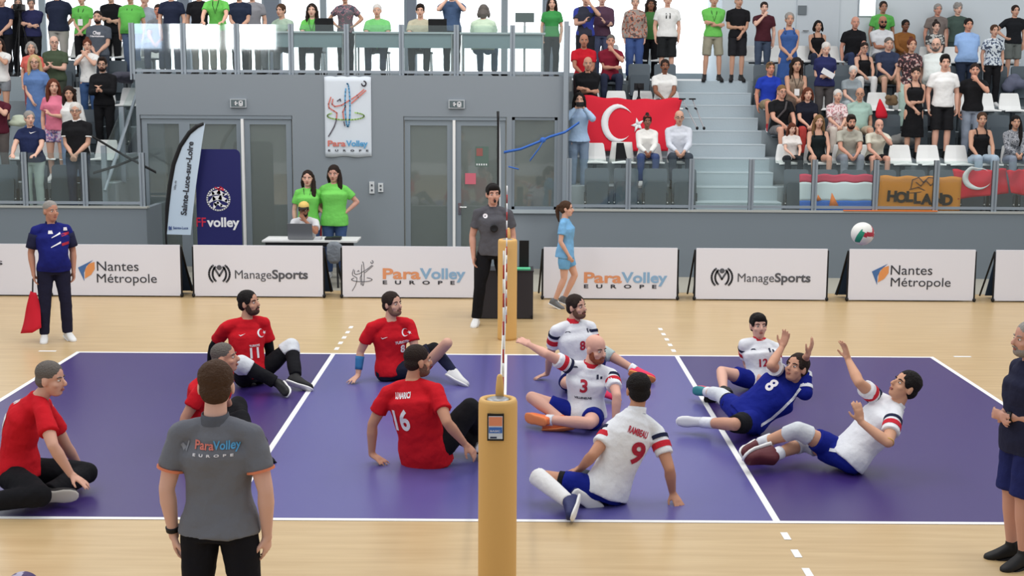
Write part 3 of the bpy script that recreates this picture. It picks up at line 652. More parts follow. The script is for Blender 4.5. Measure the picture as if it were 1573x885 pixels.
def spec(px, ytop, row, pose, arms, label, top, bottom, hair, yaw=0, skin=None, Y=None, zf=None, s=None, shoes=BS, lean=0.0, hy=0, hp=-4, dy=None, group=None, vox=.0135, feet=0, **lk):
    """a spectator: head top seen at (px, ytop), standing or sitting on tier `row`"""
    if Y is None:
        Y = (YR(row)+.38 if pose == 'st' else YR(row)+.52)+(dy or 0)
    z = ZR(row) if zf is None else zf
    if zf is None and row == 5: z = ZR(5)
    x = at(px, ytop, Y).x; zt = at(px, ytop+1, Y).z; look = dict(lk); fem = lk.get('fem')
    seat = lk.get('seat', .42)
    if pose == 'st': sc = (zt-z)/1.772
    else: sc = (zt-z-seat)/(.90-.16*lean)
    if s is not None: sc = s
    sc = max(lk.get('smin', .84), min(1.10, sc)); look['skin'] = skin or rnd.choice([(214, 168, 146), (206, 160, 138), (222, 178, 158), (198, 152, 128)])
    T = dict(top) if isinstance(top, dict) else dict(m=cloth(top)); B_ = dict(bottom) if isinstance(bottom, dict) else dict(kind='trousers', m=cloth(bottom))
    look.update(top=T, bottom=B_, hair=hair, shoes=shoes)
    J = template(x, Y+(lean*.0), z, sc, pose, yaw, arms, look, lean, hy, hp, seat, feet, lk.get('cross', False))
    r, parts = person(J, sc, label, look, group, vox); return r, parts, J, sc
def sho(rgb, L=.85, **k): return dict(kind='shorts', m=cloth(rgb), len=L, **k)
def tee(rgb, **k): return dict(m=cloth(rgb), **k)
# ================================================================ THINGS ROUND THE COURT
NAVY = mat('navy_backing', (44, 66, 96), 0.7); BLACK = mat('black_plastic', (24, 24, 27), 0.5); BOARD = mat('white_banner', (226, 227, 238), 0.6, 0.2); INK = mat('grey_ink', (88, 90, 98), 0.7)
ORG = mat('orange_ink', (222, 152, 112), 0.7); BLU = mat('blue_ink', (138, 176, 212), 0.7); DGREY = mat('dark_ink', (58, 60, 68), 0.7); YEL = mat('yellow_padding', (220, 176, 108), 0.55, 0.3)
def put_text(name, body, par, m, px0, px1, pyb, capx, Y, bold=0.0, spacing=1.0, dz=0.004):
    o = at(px0, pyb, Y-dz); w = at(px1, pyb, Y-dz).x-o.x; sz = capx*(Y-CAM.y)/F/0.70
    return text_obj(name, body, sz, m, o, X3, Z3, par, bold=bold*sz, fitw=w, spacing=spacing, extrude=.001)
def board(px0, px1, Y, label):
    x0, x1 = at(px0, 420, Y).x, at(px1, 420, Y).x; h = .77
    t = thing('advertising_board', label, 'advertising board', ((x0+x1)/2, Y, 0), 'advertising boards behind the court')
    MB().bx(x0, x1, Y, Y+.025, .02, h).build('front_panel', BOARD, t)
    b = MB(); n = [(x0+.02, Y+.03, h-.01), (x1-.0, Y+.03, h-.01), (x1+.09 if px1 < 1400 else x1-.02, Y+.42, .03), (x0+.02 if px0 < 1290 or px0 > 1500 else x0-.09, Y+.42, .03)]
    b.add(n+[V(p)+V((0, .012, 0)) for p in n], [(0, 1, 2, 3), (7, 6, 5, 4), (0, 4, 5, 1), (1, 5, 6, 2), (2, 6, 7, 3), (3, 7, 4, 0)]); b.build('back_panel', NAVY, t)
    for x, sx in ((x0, -.015), (x1, .015)):
        b = MB(); b.tube([(x+sx, Y+.0, .03), (x+sx, Y+.03, h-.03)], .013, 8); b.build('side_tube', BLACK, t)
        b = MB(); b.tube([(x+sx, Y+.03, h-.03), (x+sx*4, Y+.42, .03)], .014, 8); b.build('rear_leg', BLACK, t)
        MB().ell((x+sx, Y, .03), (.025, .04, .03)).build('foot', BLACK, t, smooth=True)
    return t
def player_logo(par, ox, oy, k, Y, cols, w, name='player_emblem'):
    """line drawing of a player reaching for a ball with a blue and a green ring; (ox,oy) px of its lower left corner"""
    o = at(ox, oy, Y-.003); u = k*(Y-CAM.y)/F
    groups = [(cols[0], [[(6, 66), (1, 52), (2, 44, ), (12, 38), (18, 34), (17, 22)], [(10, 62), (8, 52), (14, 47), (28, 50), (44, 60)], [(48, 62), (60, 70), (74, 82)], [(48, 54), (62, 66), (78, 80)], [(36, 48), (30, 36), (32, 20)]]),
              (cols[1], [arc(40, 50, 5, 44, 100, -180, 22), arc(40, 50, 5, 44, 130, 180, 4)]), (cols[2], [arc(36, 28, 38, 8, 60, -220, 26)]), (cols[3], [[(17, 20), (12, 6), (4, -8), (0, -14)], [(19, 58), (25, 62), (26, 58)], [(32, 16), (34, 8)], arc(74, 94, 4.5, 5, 90, -180, 10)])]
    for m, cv in groups:
        mb = MB(); strokes(mb, [[(p[0]*u, p[1]*u) for p in c] for c in cv], o, X3, Z3, -Y3, w*(Y-CAM.y)/F, .002); mb.build(name, m, par)
YA = 7.04
def paravolley(t, px, pxe, pyb, emblem=None):
    put_text('lettering', 'Para', t, ORG, px, px+.455*(pxe-px), pyb, 16, YA, .028)
    put_text('lettering', 'Volley', t, BLU, px+.448*(pxe-px), pxe, pyb, 16, YA, .028)
    put_text('lettering', 'EUROPE', t, DGREY, px, px+.87*(pxe-px), pyb+8.5, 5.5, YA, .03, 2.6)
    if emblem: player_logo(t, emblem, pyb+13, .42, YA, (INK, INK, INK, INK), .9)
def managesports(t, px, pyc):
    o = at(px+17, pyc, YA-.003); k = (YA-CAM.y)/F; mb = MB()
    for sd in (-1, 1):
        cv = [[(sd*(14.5-3*math.cos(a*1.2)), 14*math.sin(a)) for a in np.linspace(-1.1, 1.1, 12)]]
        cv = [[(sd*16*math.cos(a), 1.1*15*math.sin(a)) for a in np.linspace(-.85, .95, 10)], [(sd*10.5*math.cos(a), 1.1*12*math.sin(a)) for a in np.linspace(-1.0, 1.0, 10)], [(sd*8, 10), (0, -3)]]
        strokes(mb, [[(a*k, b*k) for a, b in c] for c in cv], o, X3, Z3, -Y3, 3.0*k, .002)
    poly2(mb, [(p[0]*k, p[1]*k) for p in arc(0, 10, 4, 4, 0, 340, 12)], o, X3, Z3, -Y3, .002)
    mb.build('emblem', INK, t)
    put_text('lettering', 'Manage', t, INK, px+41, px+97, pyc+7, 13.5, YA); put_text('lettering', 'Sports', t, INK, px+98, px+153, pyc+7, 13.5, YA, .028)
def nantes(t, px, pyc):
    o = at(px, pyc, YA-.003); k = (YA-CAM.y)/F
    poly2(MB(), [(a*k, b*k) for a, b in ((0, 6), (24, 18), (13, 8), (9, -2), (9, -15))], o, X3, Z3, -Y3, .002).build('emblem', mat('steel_blue_ink', (74, 112, 168), 0.7), t)
    poly2(MB(), [(a*k, b*k) for a, b in ((10, -11), (11, 3), (17, 12), (26, 15), (26, 4), (20, -5))], o, X3, Z3, -Y3, .003).build('emblem', mat('amber_ink', (224, 150, 92), 0.7), t)
    put_text('lettering', 'Nantes', t, DGREY, px+29, px+93, pyc-1, 15, YA); put_text('lettering', 'Métropole', t, DGREY, px+29, px+121, pyc+17, 14, YA)
t = board(-126, 74, 7.04, 'white board running out of the left edge behind the line judge')
put_text('lettering', 's', t, DGREY, -6, 4, 407, 10, YA)
t = board(79, 277, YA, 'white board with the blue and orange triangle emblem beside the line judge'); nantes(t, 120, 417)
t = board(298, 496, YA, 'white board with the grey double arc emblem left of the small table gap'); managesports(t, 320, 421)
t = board(526, 728, YA, 'white board with grey player emblem and orange and blue lettering left of the referee'); paravolley(t, 588, 715, 428, 541)
t = board(835, 1040, YA, 'white board with orange and blue lettering behind the girl in light blue'); paravolley(t, 897, 1025, 434)
t = board(1069, 1270, YA, 'white board with grey double arc emblem in the right half of the court'); managesports(t, 1092, 426)
t = board(1304, 1497, YA, 'white board with blue and orange triangle emblem on the right side'); nantes(t, 1339, 423)
t = board(1529, 1730, YA, 'white board cut off by the right edge of the frame')
# ---- net, antennas and posts
def post(loc_px, Y, label, full):
    c = at(loc_px, 600, Y); t = thing('net_post', label, 'net post', (c.x, Y, 0), 'padded net posts'); h = 1.245; r = .118
    b = MB(); b.loft([[V((c.x+r*k*math.cos(a), Y+r*k*math.sin(a), z)) for a in [2*math.pi*j/32 for j in range(32)]] for k, z in ((.97, 0.0), (1, .03), (1, h-.05), (.99, h-.02), (.93, h-.004), (.80, h), (.66, h-.012), (.62, h-.05), (.6, h-.1))], caps=True); b.build('padding', YEL, t, smooth=True)
    b = MB(); b.tube([(c.x, Y, 0.0), (c.x, Y, h-.02)], .055, 16); b.build('steel_tube', mat('galvanised_steel', (150, 152, 156), 0.4, metal=0.6), t, smooth=True)
    b = MB(); b.ell((c.x, Y, h-.015), (.072, .072, .022), None, 18, 8); b.build('cap', mat('galvanised_steel', (150, 152, 156), 0.4, metal=0.6), t, smooth=True)
    b = MB(); b.loft([[V((c.x+.01+(.024*q)*math.cos(a), Y+.045+.02*q*math.sin(a), z)) for a in [2*math.pi*j/14 for j in range(14)]] for q, z in ((1.1, h-.02), (1, h+.06), (.75, h+.12), (.4, h+.135))]); b.build('pole_tip', YEL, t, smooth=True)
    if full:
        f = lambda px, py: at(px, py, Y-r-.006)
        a, d = f(748.5, 636), f(774, 677); s_ = MB(); s_.bx(a.x, d.x, Y-r-.012, Y-r*.92, d.z, a.z); sg = s_.build('sticker_frame', BLACK, t)
        yy = Y-r-.0125
        def rect(x0, y0, x1, y1, col):
            p, q = f(x0, y0), f(x1, y1); MB().bx(p.x, q.x, yy-.002, yy, q.z, p.z).build('sticker_print', mat('print', col, 0.5), sg)
        rect(750.5, 639, 772, 674, (206, 216, 232)); yy -= .002
        rect(751, 640, 771.5, 654, (224, 142, 108)); rect(751, 656, 771.5, 665, (62, 110, 190)); rect(753, 670.5, 763, 673, (40, 50, 80))
        text_obj('lettering', 'BASIC', .016, WHITE, f(753, 663)+V((0, -.01, 0)), X3, Z3, sg, fitw=.06)
    return t
post(765, -4.37, 'yellow padded net post in the foreground with a framed sticker', True)
post(778.5, 3.95, 'far yellow padded net post beside the standing referee', False)
b = MB()
for z in (.37, 1.13): b.bx(-.006, .006, -3.85, 3.8, z-.025, z+.025)
for k in range(9): b.bx(-.0012, .0012, -3.2, 3.2, .42+.085*k-.0012, .42+.085*k+.0012)
for k in range(65): b.bx(-.0012, .0012, -3.2+.1*k-.0012, -3.2+.1*k+.0012, .37, 1.13)
tag(b.build('net', mat('net_cord', (206, 206, 200), 0.8), loc=(0, 0, .37)), 'low volleyball net seen edge on between the two yellow posts', 'net')
def antenna(Y, label):
    t = thing('antenna', label, 'antenna', (0.012, Y, .37), 'striped antennas on the net')
    for k in range(16):
        z = .37+.1*k; MB().tube([(.012, Y, z), (.012, Y, z+.1)], .007 if Y > 0 else .0065, 10).build('red_band' if k % 2 == 0 else 'white_band', mat('antenna_red', (170, 52, 52), 0.5) if k % 2 == 0 else WHITE, t, smooth=True)
antenna(-3.0, 'red and white striped antenna at the near side of the net'); antenna(3.0, 'red and white striped antenna at the far side of the net')
# ---- black box behind the far referee
Yb = at(777, 490, z=0).y; x0, x1 = at(733, 450, Yb).x, at(819, 450, Yb).x
t = thing('equipment_case', 'black rectangular case standing behind the far referee', 'case', ((x0+x1)/2, Yb+.2, 0))
zt_ = at(800, 418, Yb).z; MB().bx(x0, x1, Yb, Yb+.42, 0.01, zt_).build('body', mat('black_case', (52, 50, 56), 0.6), t); MB().bx(x0-.006, x1+.006, Yb-.006, Yb+.426, zt_, zt_+.02).build('lid', mat('black_lid', (46, 45, 50), 0.5), t)
for x in (x0, x1-.03): MB().bx(x, x+.03, Yb-.01, Yb+.43, .0, .05).build('corner_guard', BLACK, t)
zt_ += .02
xm = at(801, 400, Yb+.2).x; s_ = MB(); s_.bx(xm-.03, xm+.10, Yb+.22, Yb+.25, zt_, at(801, 370, Yb+.2).z); o = s_.build('screen', BLACK, loc=(xm, Yb+.22, zt_)); tag(o, 'thin black upright tablet standing on the black case', 'tablet')
o = MB().box((xm+.02, Yb+.1, zt_+.012), (.2, .17, .02)).build('folder', mat('green_folder', (96, 200, 150), 0.6), loc=(xm, Yb+.1, zt_)); tag(o, 'green folder lying on the black case', 'folder')
# ---- officials' table
Yt = 7.95; x0, x1 = at(402, 370, Yt).x, at(548, 370, Yt).x; zt_ = .735
t = thing('folding_table', 'white topped folding table behind the boards', 'table', ((x0+x1)/2, Yt+.3, 0))
MB().bx(x0, x1, Yt, Yt+.6, zt_-.025, zt_).build('table_top', mat('table_white', (216, 216, 216), 0.5), t)
MB().bx(x0+.05, x1-.05, Yt+.02, Yt+.04, zt_-.09, zt_-.025).build('apron', BLACK, t)
for x in (x0+.12, x1-.33, x1-.12):
    b = MB(); b.tube([(x-.05, Yt+.05, zt_-.03), (x+.03, Yt+.55, .0)], .016, 8); b.build('leg', BLACK, t); b = MB(); b.tube([(x-.05, Yt+.55, zt_-.03), (x+.03, Yt+.05, .0)], .016, 8); b.build('leg', BLACK, t)
lx = at(461, 360, Yt+.1).x
t = thing('laptop', 'open silver laptop seen from behind on the folding table', 'laptop', (lx, Yt+.2, zt_))
MB().bx(lx-.19, lx+.19, Yt+.12, Yt+.38, zt_, zt_+.018).build('base', mat('laptop_grey', (128, 130, 134), 0.4, metal=.4), t)
b = MB(); b.box((lx, Yt+.09, zt_+.135), (.38, .012, .25), Matrix.Rotation(math.radians(12), 3, 'X')); b.build('screen', mat('laptop_grey', (128, 130, 134), 0.4, metal=.4), t)
for px, w, h, col, nm, lb in ((428, .34, .012, (226, 226, 226), 'paper_sheets', 'white sheets of paper left of the laptop'), (512, .24, .035, (34, 34, 38), 'control_box', 'flat black box on the right end of the table'), (489, .1, .03, (190, 190, 194), 'cable_bundle', 'pale cables lying between laptop and black box')):
    x = at(px, 366, Yt+.2).x; b = MB(); b.box((x, Yt+.2, zt_+h/2), (w, .2, h)); b.box((x+w*.2, Yt+.22, zt_+h*.8), (w*.5, .16, h*.9)); tag(b.build(nm, mat(nm, col, .6), loc=(x, Yt+.2, zt_)), lb, nm.split('_')[0] if nm != 'control_box' else 'box')
x = at(515, 390, Yt+.05).x; b = MB()
b.loft([[V((x+r*(1+.15*math.sin(3*a+z*9))*math.cos(a), Yt-.09+.06*math.sin(a), zt_-z)) for a in [2*math.pi*i/16 for i in range(16)]] for r, z in ((.05, .0), (.11, .05), (.13, .16), (.10, .27), (.05, .33))]); tag(b.build('hanging_bag', mat('grey_bag', (126, 132, 140), .5, bump=.6, bscale=20), loc=(x, Yt-.09, zt_-.33), smooth=True), 'crumpled grey bag hanging from the table in the gap between boards', 'bag')
xc = at(470, 380, 8.75).x
t = thing('red_chair', 'red chair under the man at the laptop', 'chair', (xc, 8.85, 0)); MB().box((xc, 8.85, .44), (.44, .42, .04)).build('seat', mat('red_seat', (168, 44, 52), .6), t); MB().box((xc, 9.07, .68), (.42, .035, .34)).build('backrest', mat('red_seat', (168, 44, 52), .6), t)
for a in (-.19, .19):
    for d in (-.18, .18): b = MB(); b.tube([(xc+a, 8.85+d, .42), (xc+a*1.1, 8.85+d*1.1, 0)], .012, 8); b.build('leg', BLACK, t)
# ---- beach flags and banners
def feather(name, label, Y, pl, pr, m, rot=None, base=None, sr=.034):
    L = [at(a, b_, Y) for a, b_ in pl]; Rr = [at(a, b_, Y) for a, b_ in pr]
    t = thing(name, label, 'banner flag', (L[0].x, Y, 0), 'beach flags'); piv = L[0]
    tr = (lambda p: piv+Matrix.Rotation(rot, 3, 'Z') @ (p-piv)) if rot else (lambda p: p)
    n = len(L); vs = [tr(p) for p in L]+[tr(p) for p in Rr]; dv = [tr(p)-p for p in ()]
    nn = tr(piv+Y3)-piv; vs += [p+nn*.008 for p in vs]; fs = []
    for i in range(n-1): fs += [(i, n+i, n+i+1, i+1), (2*n+i+1, 3*n+i+1, 3*n+i, 2*n+i)]
    b = MB(); b.add(vs, fs); b.build('flag_cloth', m, t)
    b = MB(); b.tube([tr(V((L[0].x, Y, .02)))]+[tr(p+V((-.012, 0, 0))) for p in L], [.016]*2+[sr]*(n-2)+[.022], 10); b.build('pole_sleeve', BLACK, t, smooth=True)
    b = MB()
    for k in range(2): b.box((L[0].x, Y, .03), (.7 if k else .06, .06 if k else .7, .03))
    b.build('cross_base', BLACK, t); return t, tr
t, _ = feather('beach_flag', 'pale blue beach flag with vertical lettering beside the navy banner', 8.7, ((256, 360), (258, 320), (262, 285), (268, 252), (278, 225), (292, 204), (304, 194), (314, 190)), ((293, 361), (296, 330), (299, 300), (303, 270), (306, 250), (309, 228), (312, 208), (315, 190)), mat('pale_blue_cloth', (196, 214, 232), .7))
o = at(286, 331, 8.69); q = at(297, 218, 8.69); d = (q-o)
text_obj('lettering', 'Sainte-Luce-sur-Loire', .125, DGREY, o, d, Z3.cross(Y3)*-1+V((0, 0, 0)) if False else V((-d.z, 0, d.x)), t, bold=.0035, fitw=d.length)
o = at(270, 292, 8.69); text_obj('lettering', 'Ville de', .05, INK, o, d, V((-d.z, 0, d.x)), t)
put_text('lettering', 'Sainte-Luce', t, mat('flag_blue_ink', (70, 90, 140), .7), 266, 289, 352, 4, 8.70, .02)
poly2(MB(), [(a*.01, b_*.01) for a, b_ in ((0, 0), (5, 0), (5, 6), (3, 4), (2, 6), (0, 5))], at(259, 353, 8.69), X3, Z3, -Y3, .002).build('emblem', mat('flag_blue_ink', (70, 90, 140), .7), t)
t, tr = feather('beach_flag', 'white beach flag seen edge on beside the right hand door', 8.7, ((765, 345), (765, 315), (764.5, 285), (764, 255), (763.5, 230), (763, 205), (762, 186), (759, 171)), ((800, 345), (802, 315), (802, 285), (800, 255), (797, 230), (790, 205), (779, 186), (760, 170)), mat('white_flag_cloth', (222, 226, 230), .7), rot=math.radians(84), sr=.018)
Yv = 8.9; a, d = at(299.5, 229, Yv), at(372.5, 382, Yv)
t = thing('rollup_banner', 'navy roll-up banner with round white ball emblem', 'banner', ((a.x+d.x)/2, Yv, 0))
rc = .09; pts = [(a.x, .1), (d.x, .1)]+[(d.x-rc+rc*math.cos(x), a.z-rc+rc*math.sin(x)) for x in np.linspace(0, math.pi/2, 7)]+[(a.x+rc-rc*math.sin(x), a.z-rc+rc*math.cos(x)) for x in np.linspace(0, math.pi/2, 7)]
poly2(MB(), pts, V((0, Yv+.01, 0)), X3, Z3, -Y3, .02).build('panel', mat('navy_cloth', (34, 36, 98), .6), t)
MB().bx(a.x-.02, d.x+.02, Yv-.1, Yv+.14, 0, .1).build('base', BLACK, t)
o = at(335.5, 306, Yv-.012); k = (Yv-CAM.y)/F; mb = MB()
Wm = mat('white_print', (236, 236, 240), .6)
strokes(mb, [[(p[0]*k, p[1]*k) for p in arc(0, 0, 17.2, 17.2, 75, -275, 30)], [(a_*k, b_*k, w*k*1.45) for a_, b_, w in ((-14, 5, 1), (-8, 9, 4), (1, 11, 5), (8, 7, 3), (14, 8, 1))], [(a_*k, b_*k, w*k*1.45) for a_, b_, w in ((-14, -5, 1.5), (-7, 1, 4.5), (3, 2.5, 5), (12, -2, 3.5), (15.5, -6, 1))], [(a_*k, b_*k, w*k*1.45) for a_, b_, w in ((-7, -13, 2), (-5, -8, 4), (-1, -5, 3), (4, -10, 3), (11, -11, 1.5))]], o, X3, Z3, -Y3, 2.4*k, .002); mb.build('ball_emblem', Wm, t)
mb = MB(); strokes(mb, [[((a_-335.5)*k, (306-b_)*k) for a_, b_ in ((331, 288), (336, 290), (344, 292))], [((a_-335.5)*k, (306-b_)*k) for a_, b_ in ((336, 292), (339, 287), (343, 290))]], o, X3, Z3, -Y3, 2*k, .003); mb.build('rooster_crest', mat('red_print', (206, 44, 72), .6), t)
put_text('lettering', 'FF', t, mat('red_print', (206, 44, 72), .6), 302, 316.5, 348, 14, Yv, .01, dz=.014); put_text('lettering', 'volley', t, Wm, 318, 368, 348, 14, Yv, .03, dz=.014)
Yw = YB-.012; a, d = at(498, 118, Yw), at(571, 241, Yw)
t = thing('wall_banner', 'white banner with colourful player emblem hanging on the grey wall', 'banner', ((a.x+d.x)/2, Yw, d.z))
b = MB(); rows = []
for i in range(17):
    z = a.z+(d.z-a.z)*i/16; rows.append([V((a.x+(d.x-a.x)*j/16, Yw-.006-.006*math.sin(j*.8)*(i/16), z+(.012*abs(math.sin(j*math.pi/4)) if i == 0 else (-.01*math.sin(j*.7) if i == 16 else 0)))) for j in range(17)])
b.loft(rows, caps=False, closed=False); o = b.build('cloth', mat('banner_cloth', (212, 220, 230), .7), t); o.modifiers.new('solid', 'SOLIDIFY').thickness = .004; BAKE.append((o, o.data.materials[0]))
pc = [mat('coral_ink', (206, 118, 108), .7), mat('sky_ink', (88, 160, 208), .7), mat('leaf_ink', (168, 208, 120), .7), mat('slate_ink', (96, 92, 104), .7)]
player_logo(t, 504.5, 199, .74, Yw-.022, pc, 1.9)
put_text('lettering', 'Para', t, pc[0], 503.5, 531, 224.5, 8.6, Yw, .03, dz=.022); put_text('lettering', 'Volley', t, pc[1], 531.5, 565, 224.5, 8.6, Yw, .03, dz=.022); put_text('lettering', 'EUROPE', t, DGREY, 504, 566, 232.5, 2.8, Yw, .05, 3.0, dz=.022)
for b_, px, py in (('over the left doors', 366.5, 158.5), ('over the right hand door', 701.5, 160)):
    c = at(px, py, YB); t = thing('exit_sign', 'small white emergency exit sign '+b_, 'sign', (c.x, YB, c.z), 'exit signs')
    b = MB(); b.box((c.x, YB-.02, c.z), (.27, .04, .145)); b.build('housing', mat('sign_grey', (176, 182, 188), .5), t); MB().box((c.x, YB-.042, c.z), (.235, .004, .115)).build('face', mat('sign_face', (92, 104, 108), .5), t)
    b = MB(); strokes(b, [[(-.06, -.0), (-.01, 0)], [(-.035, .028), (-.06, 0), (-.035, -.028)], [(.02, .035), (.07, .035), (.07, -.04), (.02, -.04), (.02, .035)], [(.045, .0), (.045, -.03)]], V((c.x-.0, YB-.046, c.z)), X3, Z3, -Y3, .016, .002); b.build('pictogram', Wm, t)
for px, h, lb in ((571.5, .2, 'tall white switch plate on the grey wall'), (585, .15, 'shorter white switch plate beside the tall one')):
    c = at(px, 288, YB); t = thing('switch_plate', lb, 'switch', (c.x, YB, c.z), 'wall switches'); MB().box((c.x, YB-.015, c.z), (.085, .03, h)).build('plate', mat('switch_white', (206, 210, 214), .5), t)
    b = MB(); b.box((c.x, YB-.034, c.z+h*.2), (.03, .01, .03)); b.build('button', INK, t); b = MB(); b.box((c.x, YB-.034, c.z-h*.22), (.03, .01, .03)); b.build('button', INK, t)
yd = YB+.03+.02
a, d = at(730, 225, yd), at(750.5, 256, yd); o = MB().bx(a.x, d.x, yd-.004, yd, d.z, a.z).build('poster', mat('green_poster', (92, 112, 104), .6), loc=(a.x, yd, d.z)); tag(o, 'dark green poster taped inside the right hand door', 'poster')
b = MB(); b.bx(a.x+.02, d.x-.1, yd-.007, yd-.004, a.z-.16, a.z-.03); b.build('photo_print', mat('poster_red', (150, 92, 88), .6), o)
b = MB()
for i in range(5): b.bx(a.x+.02+i*.04, a.x+.04+i*.04, yd-.007, yd-.004, d.z+.02, d.z+.05)
b.build('poster_marks', Wm, o)
a, d = at(714.5, 266, yd), at(731, 283, yd); o = MB().bx(a.x, d.x, yd-.012, yd-.008, d.z, a.z).build('paper_notice', mat('pink_paper', (204, 106, 122), .7), loc=(a.x, yd, d.z)); tag(o, 'pink paper sheet taped to the right hand door', 'paper')
# blue ribbon tied across to the corner post
Yr = 9.8; rb = mat('blue_ribbon', (58, 106, 190), .6)
t = thing('blue_ribbon', 'blue ribbon knotted and stretched in front of the window', 'ribbon', at(832, 216, Yr))
def rib(pts, w, nm):
    b = MB(); P = [at(a, c, Yr+e) for a, c, e in pts]; rows = [[p+V((0, 0, w)), p+V((0, .01, 0)), p-V((0, 0, w)), p+V((0, -.008, 0))] for p in P]; b.loft(rows); b.build(nm, rb, t, smooth=True)
rib([(774, 234, 0), (800, 229, .02), (830, 217, 0), (845, 210, 0), (868, 203, .02), (890, 188, .1)], .022, 'ribbon_band'); rib([(836, 214, -.02), (828, 228, -.02), (814, 247, -.02)], .02, 'loose_end'); rib([(781, 256, 0), (797, 260, 0)], .012, 'loose_end')
b = MB(); b.ell(at(834, 215, Yr), (.05, .03, .045)); b.build('knot', rb, t, smooth=True)
# black straps left of the doors
t = thing('black_straps', 'two crossed black straps tied to the left stand railing', 'strap', at(190, 240, 9.6))
for p, q in (((141, 209), (240, 265)), ((143, 266), (216, 240))):
    b = MB(); A, B_ = at(*p, 9.62), at(*q, 9.75); n = [A, A.lerp(B_, .5)+V((0, 0, -.02)), B_]; b.loft([[x+V((0, 0, .022)), x+V((0, .006, 0)), x-V((0, 0, .022)), x-V((0, .006, 0))] for x in n]); b.build('strap', BLACK, t)
# ---- balls
def ball(name, label, c, r, cols, rot):
    b = MB(); b.ell((0, 0, 0), (r, r, r), None, 36, 24); M_ = Matrix.Rotation(rot[0], 3, 'X') @ Matrix.Rotation(rot[1], 3, 'Y') @ Matrix.Rotation(rot[2], 3, 'Z'); b.m = []
    for f in b.f:
        m_ = sum((V(b.v[i]) for i in f), V((0, 0, 0)))/len(f); ax = max(range(3), key=lambda i: abs(m_[i])); o = m_[(ax+1) % 3]/abs(m_[ax]); s_ = 0 if o < -.36 else (1 if o < .36 else 2); b.m.append((s_+(0 if m_[ax] > 0 else 1)+ax) % len(cols))
    b.v = [M_ @ V(v)+c for v in b.v]; o = b.build(name, cols, loc=c, smooth=True); tag(o, label, 'ball'); return o
ball('volleyball', 'green white and red volleyball flying above the right court', at(1325, 359, .8), .112, [mat('ball_white', (226, 226, 222), .5), mat('ball_green', (40, 140, 112), .5), mat('ball_white', (226, 226, 222), .5), mat('ball_white', (226, 226, 222), .5), mat('ball_red', (176, 48, 66), .5), mat('ball_white', (226, 226, 222), .5)], (.5, .3, .4))
c = at(35, 905, z=.105); ball('spare_ball', 'purple and white ball at the bottom left corner', c, .105, [mat('ball_purple', (66, 48, 96), .5), mat('ball_purple', (66, 48, 96), .5), mat('ball_lilac', (176, 170, 190), .5)], (.3, .5, .2))
# ================================================================ SEATS
SEATW = mat('white_seat_plastic', (232, 233, 232), .45, .4); SEATD = mat('dark_seat_plastic', (86, 96, 104), .55, .3); SEATB = mat('seat_bracket', (70, 76, 82), .5)
def shell_seat(m):
    t = thing('stadium_seat', 'x', 'seat', (0, 0, 0)); b = MB()
    b.loft([[V((w*x, y, z+.012*math.cos(x*math.pi))) for x in (-1, -.8, -.4, 0, .4, .8, 1)]+[V((w*x, y+.028, z-.02)) for x in (1, .4, 0, -.4, -1)] for w, y, z in ((.205, -.22, .385), (.212, -.20, .41), (.212, 0, .40), (.205, .14, .405))]); b.build('seat_pan', m, t, smooth=False)
    b = MB(); b.loft([[V((w*x, y-.02*(1-abs(x)), z)) for x in (-1, -.9, -.4, 0, .4, .9, 1)]+[V((w*x, y+.03, z)) for x in (1, .4, 0, -.4, -1)] for w, y, z in ((.205, .13, .40), (.20, .17, .47), (.18, .20, .60), (.165, .215, .68), (.145, .22, .70))]); b.build('backrest', m, t)
    b = MB(); b.bx(-.03, .03, -.05, .05, 0, .39); b.bx(-.15, .15, -.02, .02, .34, .38); b.build('bracket', SEATB, t); return t
def tip_seat():
    t = thing('stadium_seat', 'x', 'seat', (0, 0, 0)); b = MB()
    def panel(w, z0, z1, y0, y1, th):
        r = .05; pts = [(-w, z0), (w, z0)]+[(w-r+r*math.cos(x), z1-r+r*math.sin(x)) for x in np.linspace(0, math.pi/2, 5)]+[(-w+r-r*math.sin(x), z1-r+r*math.cos(x)) for x in np.linspace(0, math.pi/2, 5)]
        n = len(pts); vs = [V((p[0], y0+(y1-y0)*(p[1]-z0)/(z1-z0)+q, p[1])) for q in (0, th) for p in pts]; m_ = MB(); m_.add(vs, [tuple(range(n)), tuple(range(2*n-1, n-1, -1))]+[(i, n+i, n+(i+1) % n, (i+1) % n) for i in range(n)]); return m_
    panel(.205, .30, .76, .10, .17, .04).build('backrest', SEATD, t); panel(.18, .16, .55, .0, .03, .045).build('folded_seat', mat('dark_seat_pan', (76, 86, 94), .55), t)
    b = MB()
    for s_ in (-.2, .2): b.bx(s_-.012, s_+.012, .02, .16, 0, .36)
    b.bx(-.2, .2, .07, .11, .14, .18); b.build('bracket', SEATB, t)
    b = MB()
    for s_ in (-.2, .2): b.ell((s_, .01, .2), (.014, .014, .014))
    b.build('bolt', mat('bolt_chrome', (210, 210, 210), .3, metal=.8), t, smooth=True); return t
def copy_tree(r):
    c = r.copy(); C.objects.link(c)
    for ch in list(r.children): q = ch.copy(); C.objects.link(q); q.parent = c
    return c
PROTO = {'w': shell_seat(SEATW), 'o': shell_seat(SEATD), 'd': tip_seat()}; USED = set(); SAT = []   # SAT filled by the seated people
ORD = ('first', 'second', 'third', 'fourth', 'fifth', 'sixth', 'seventh', 'eighth', 'ninth', 'tenth', 'eleventh', 'twelfth')
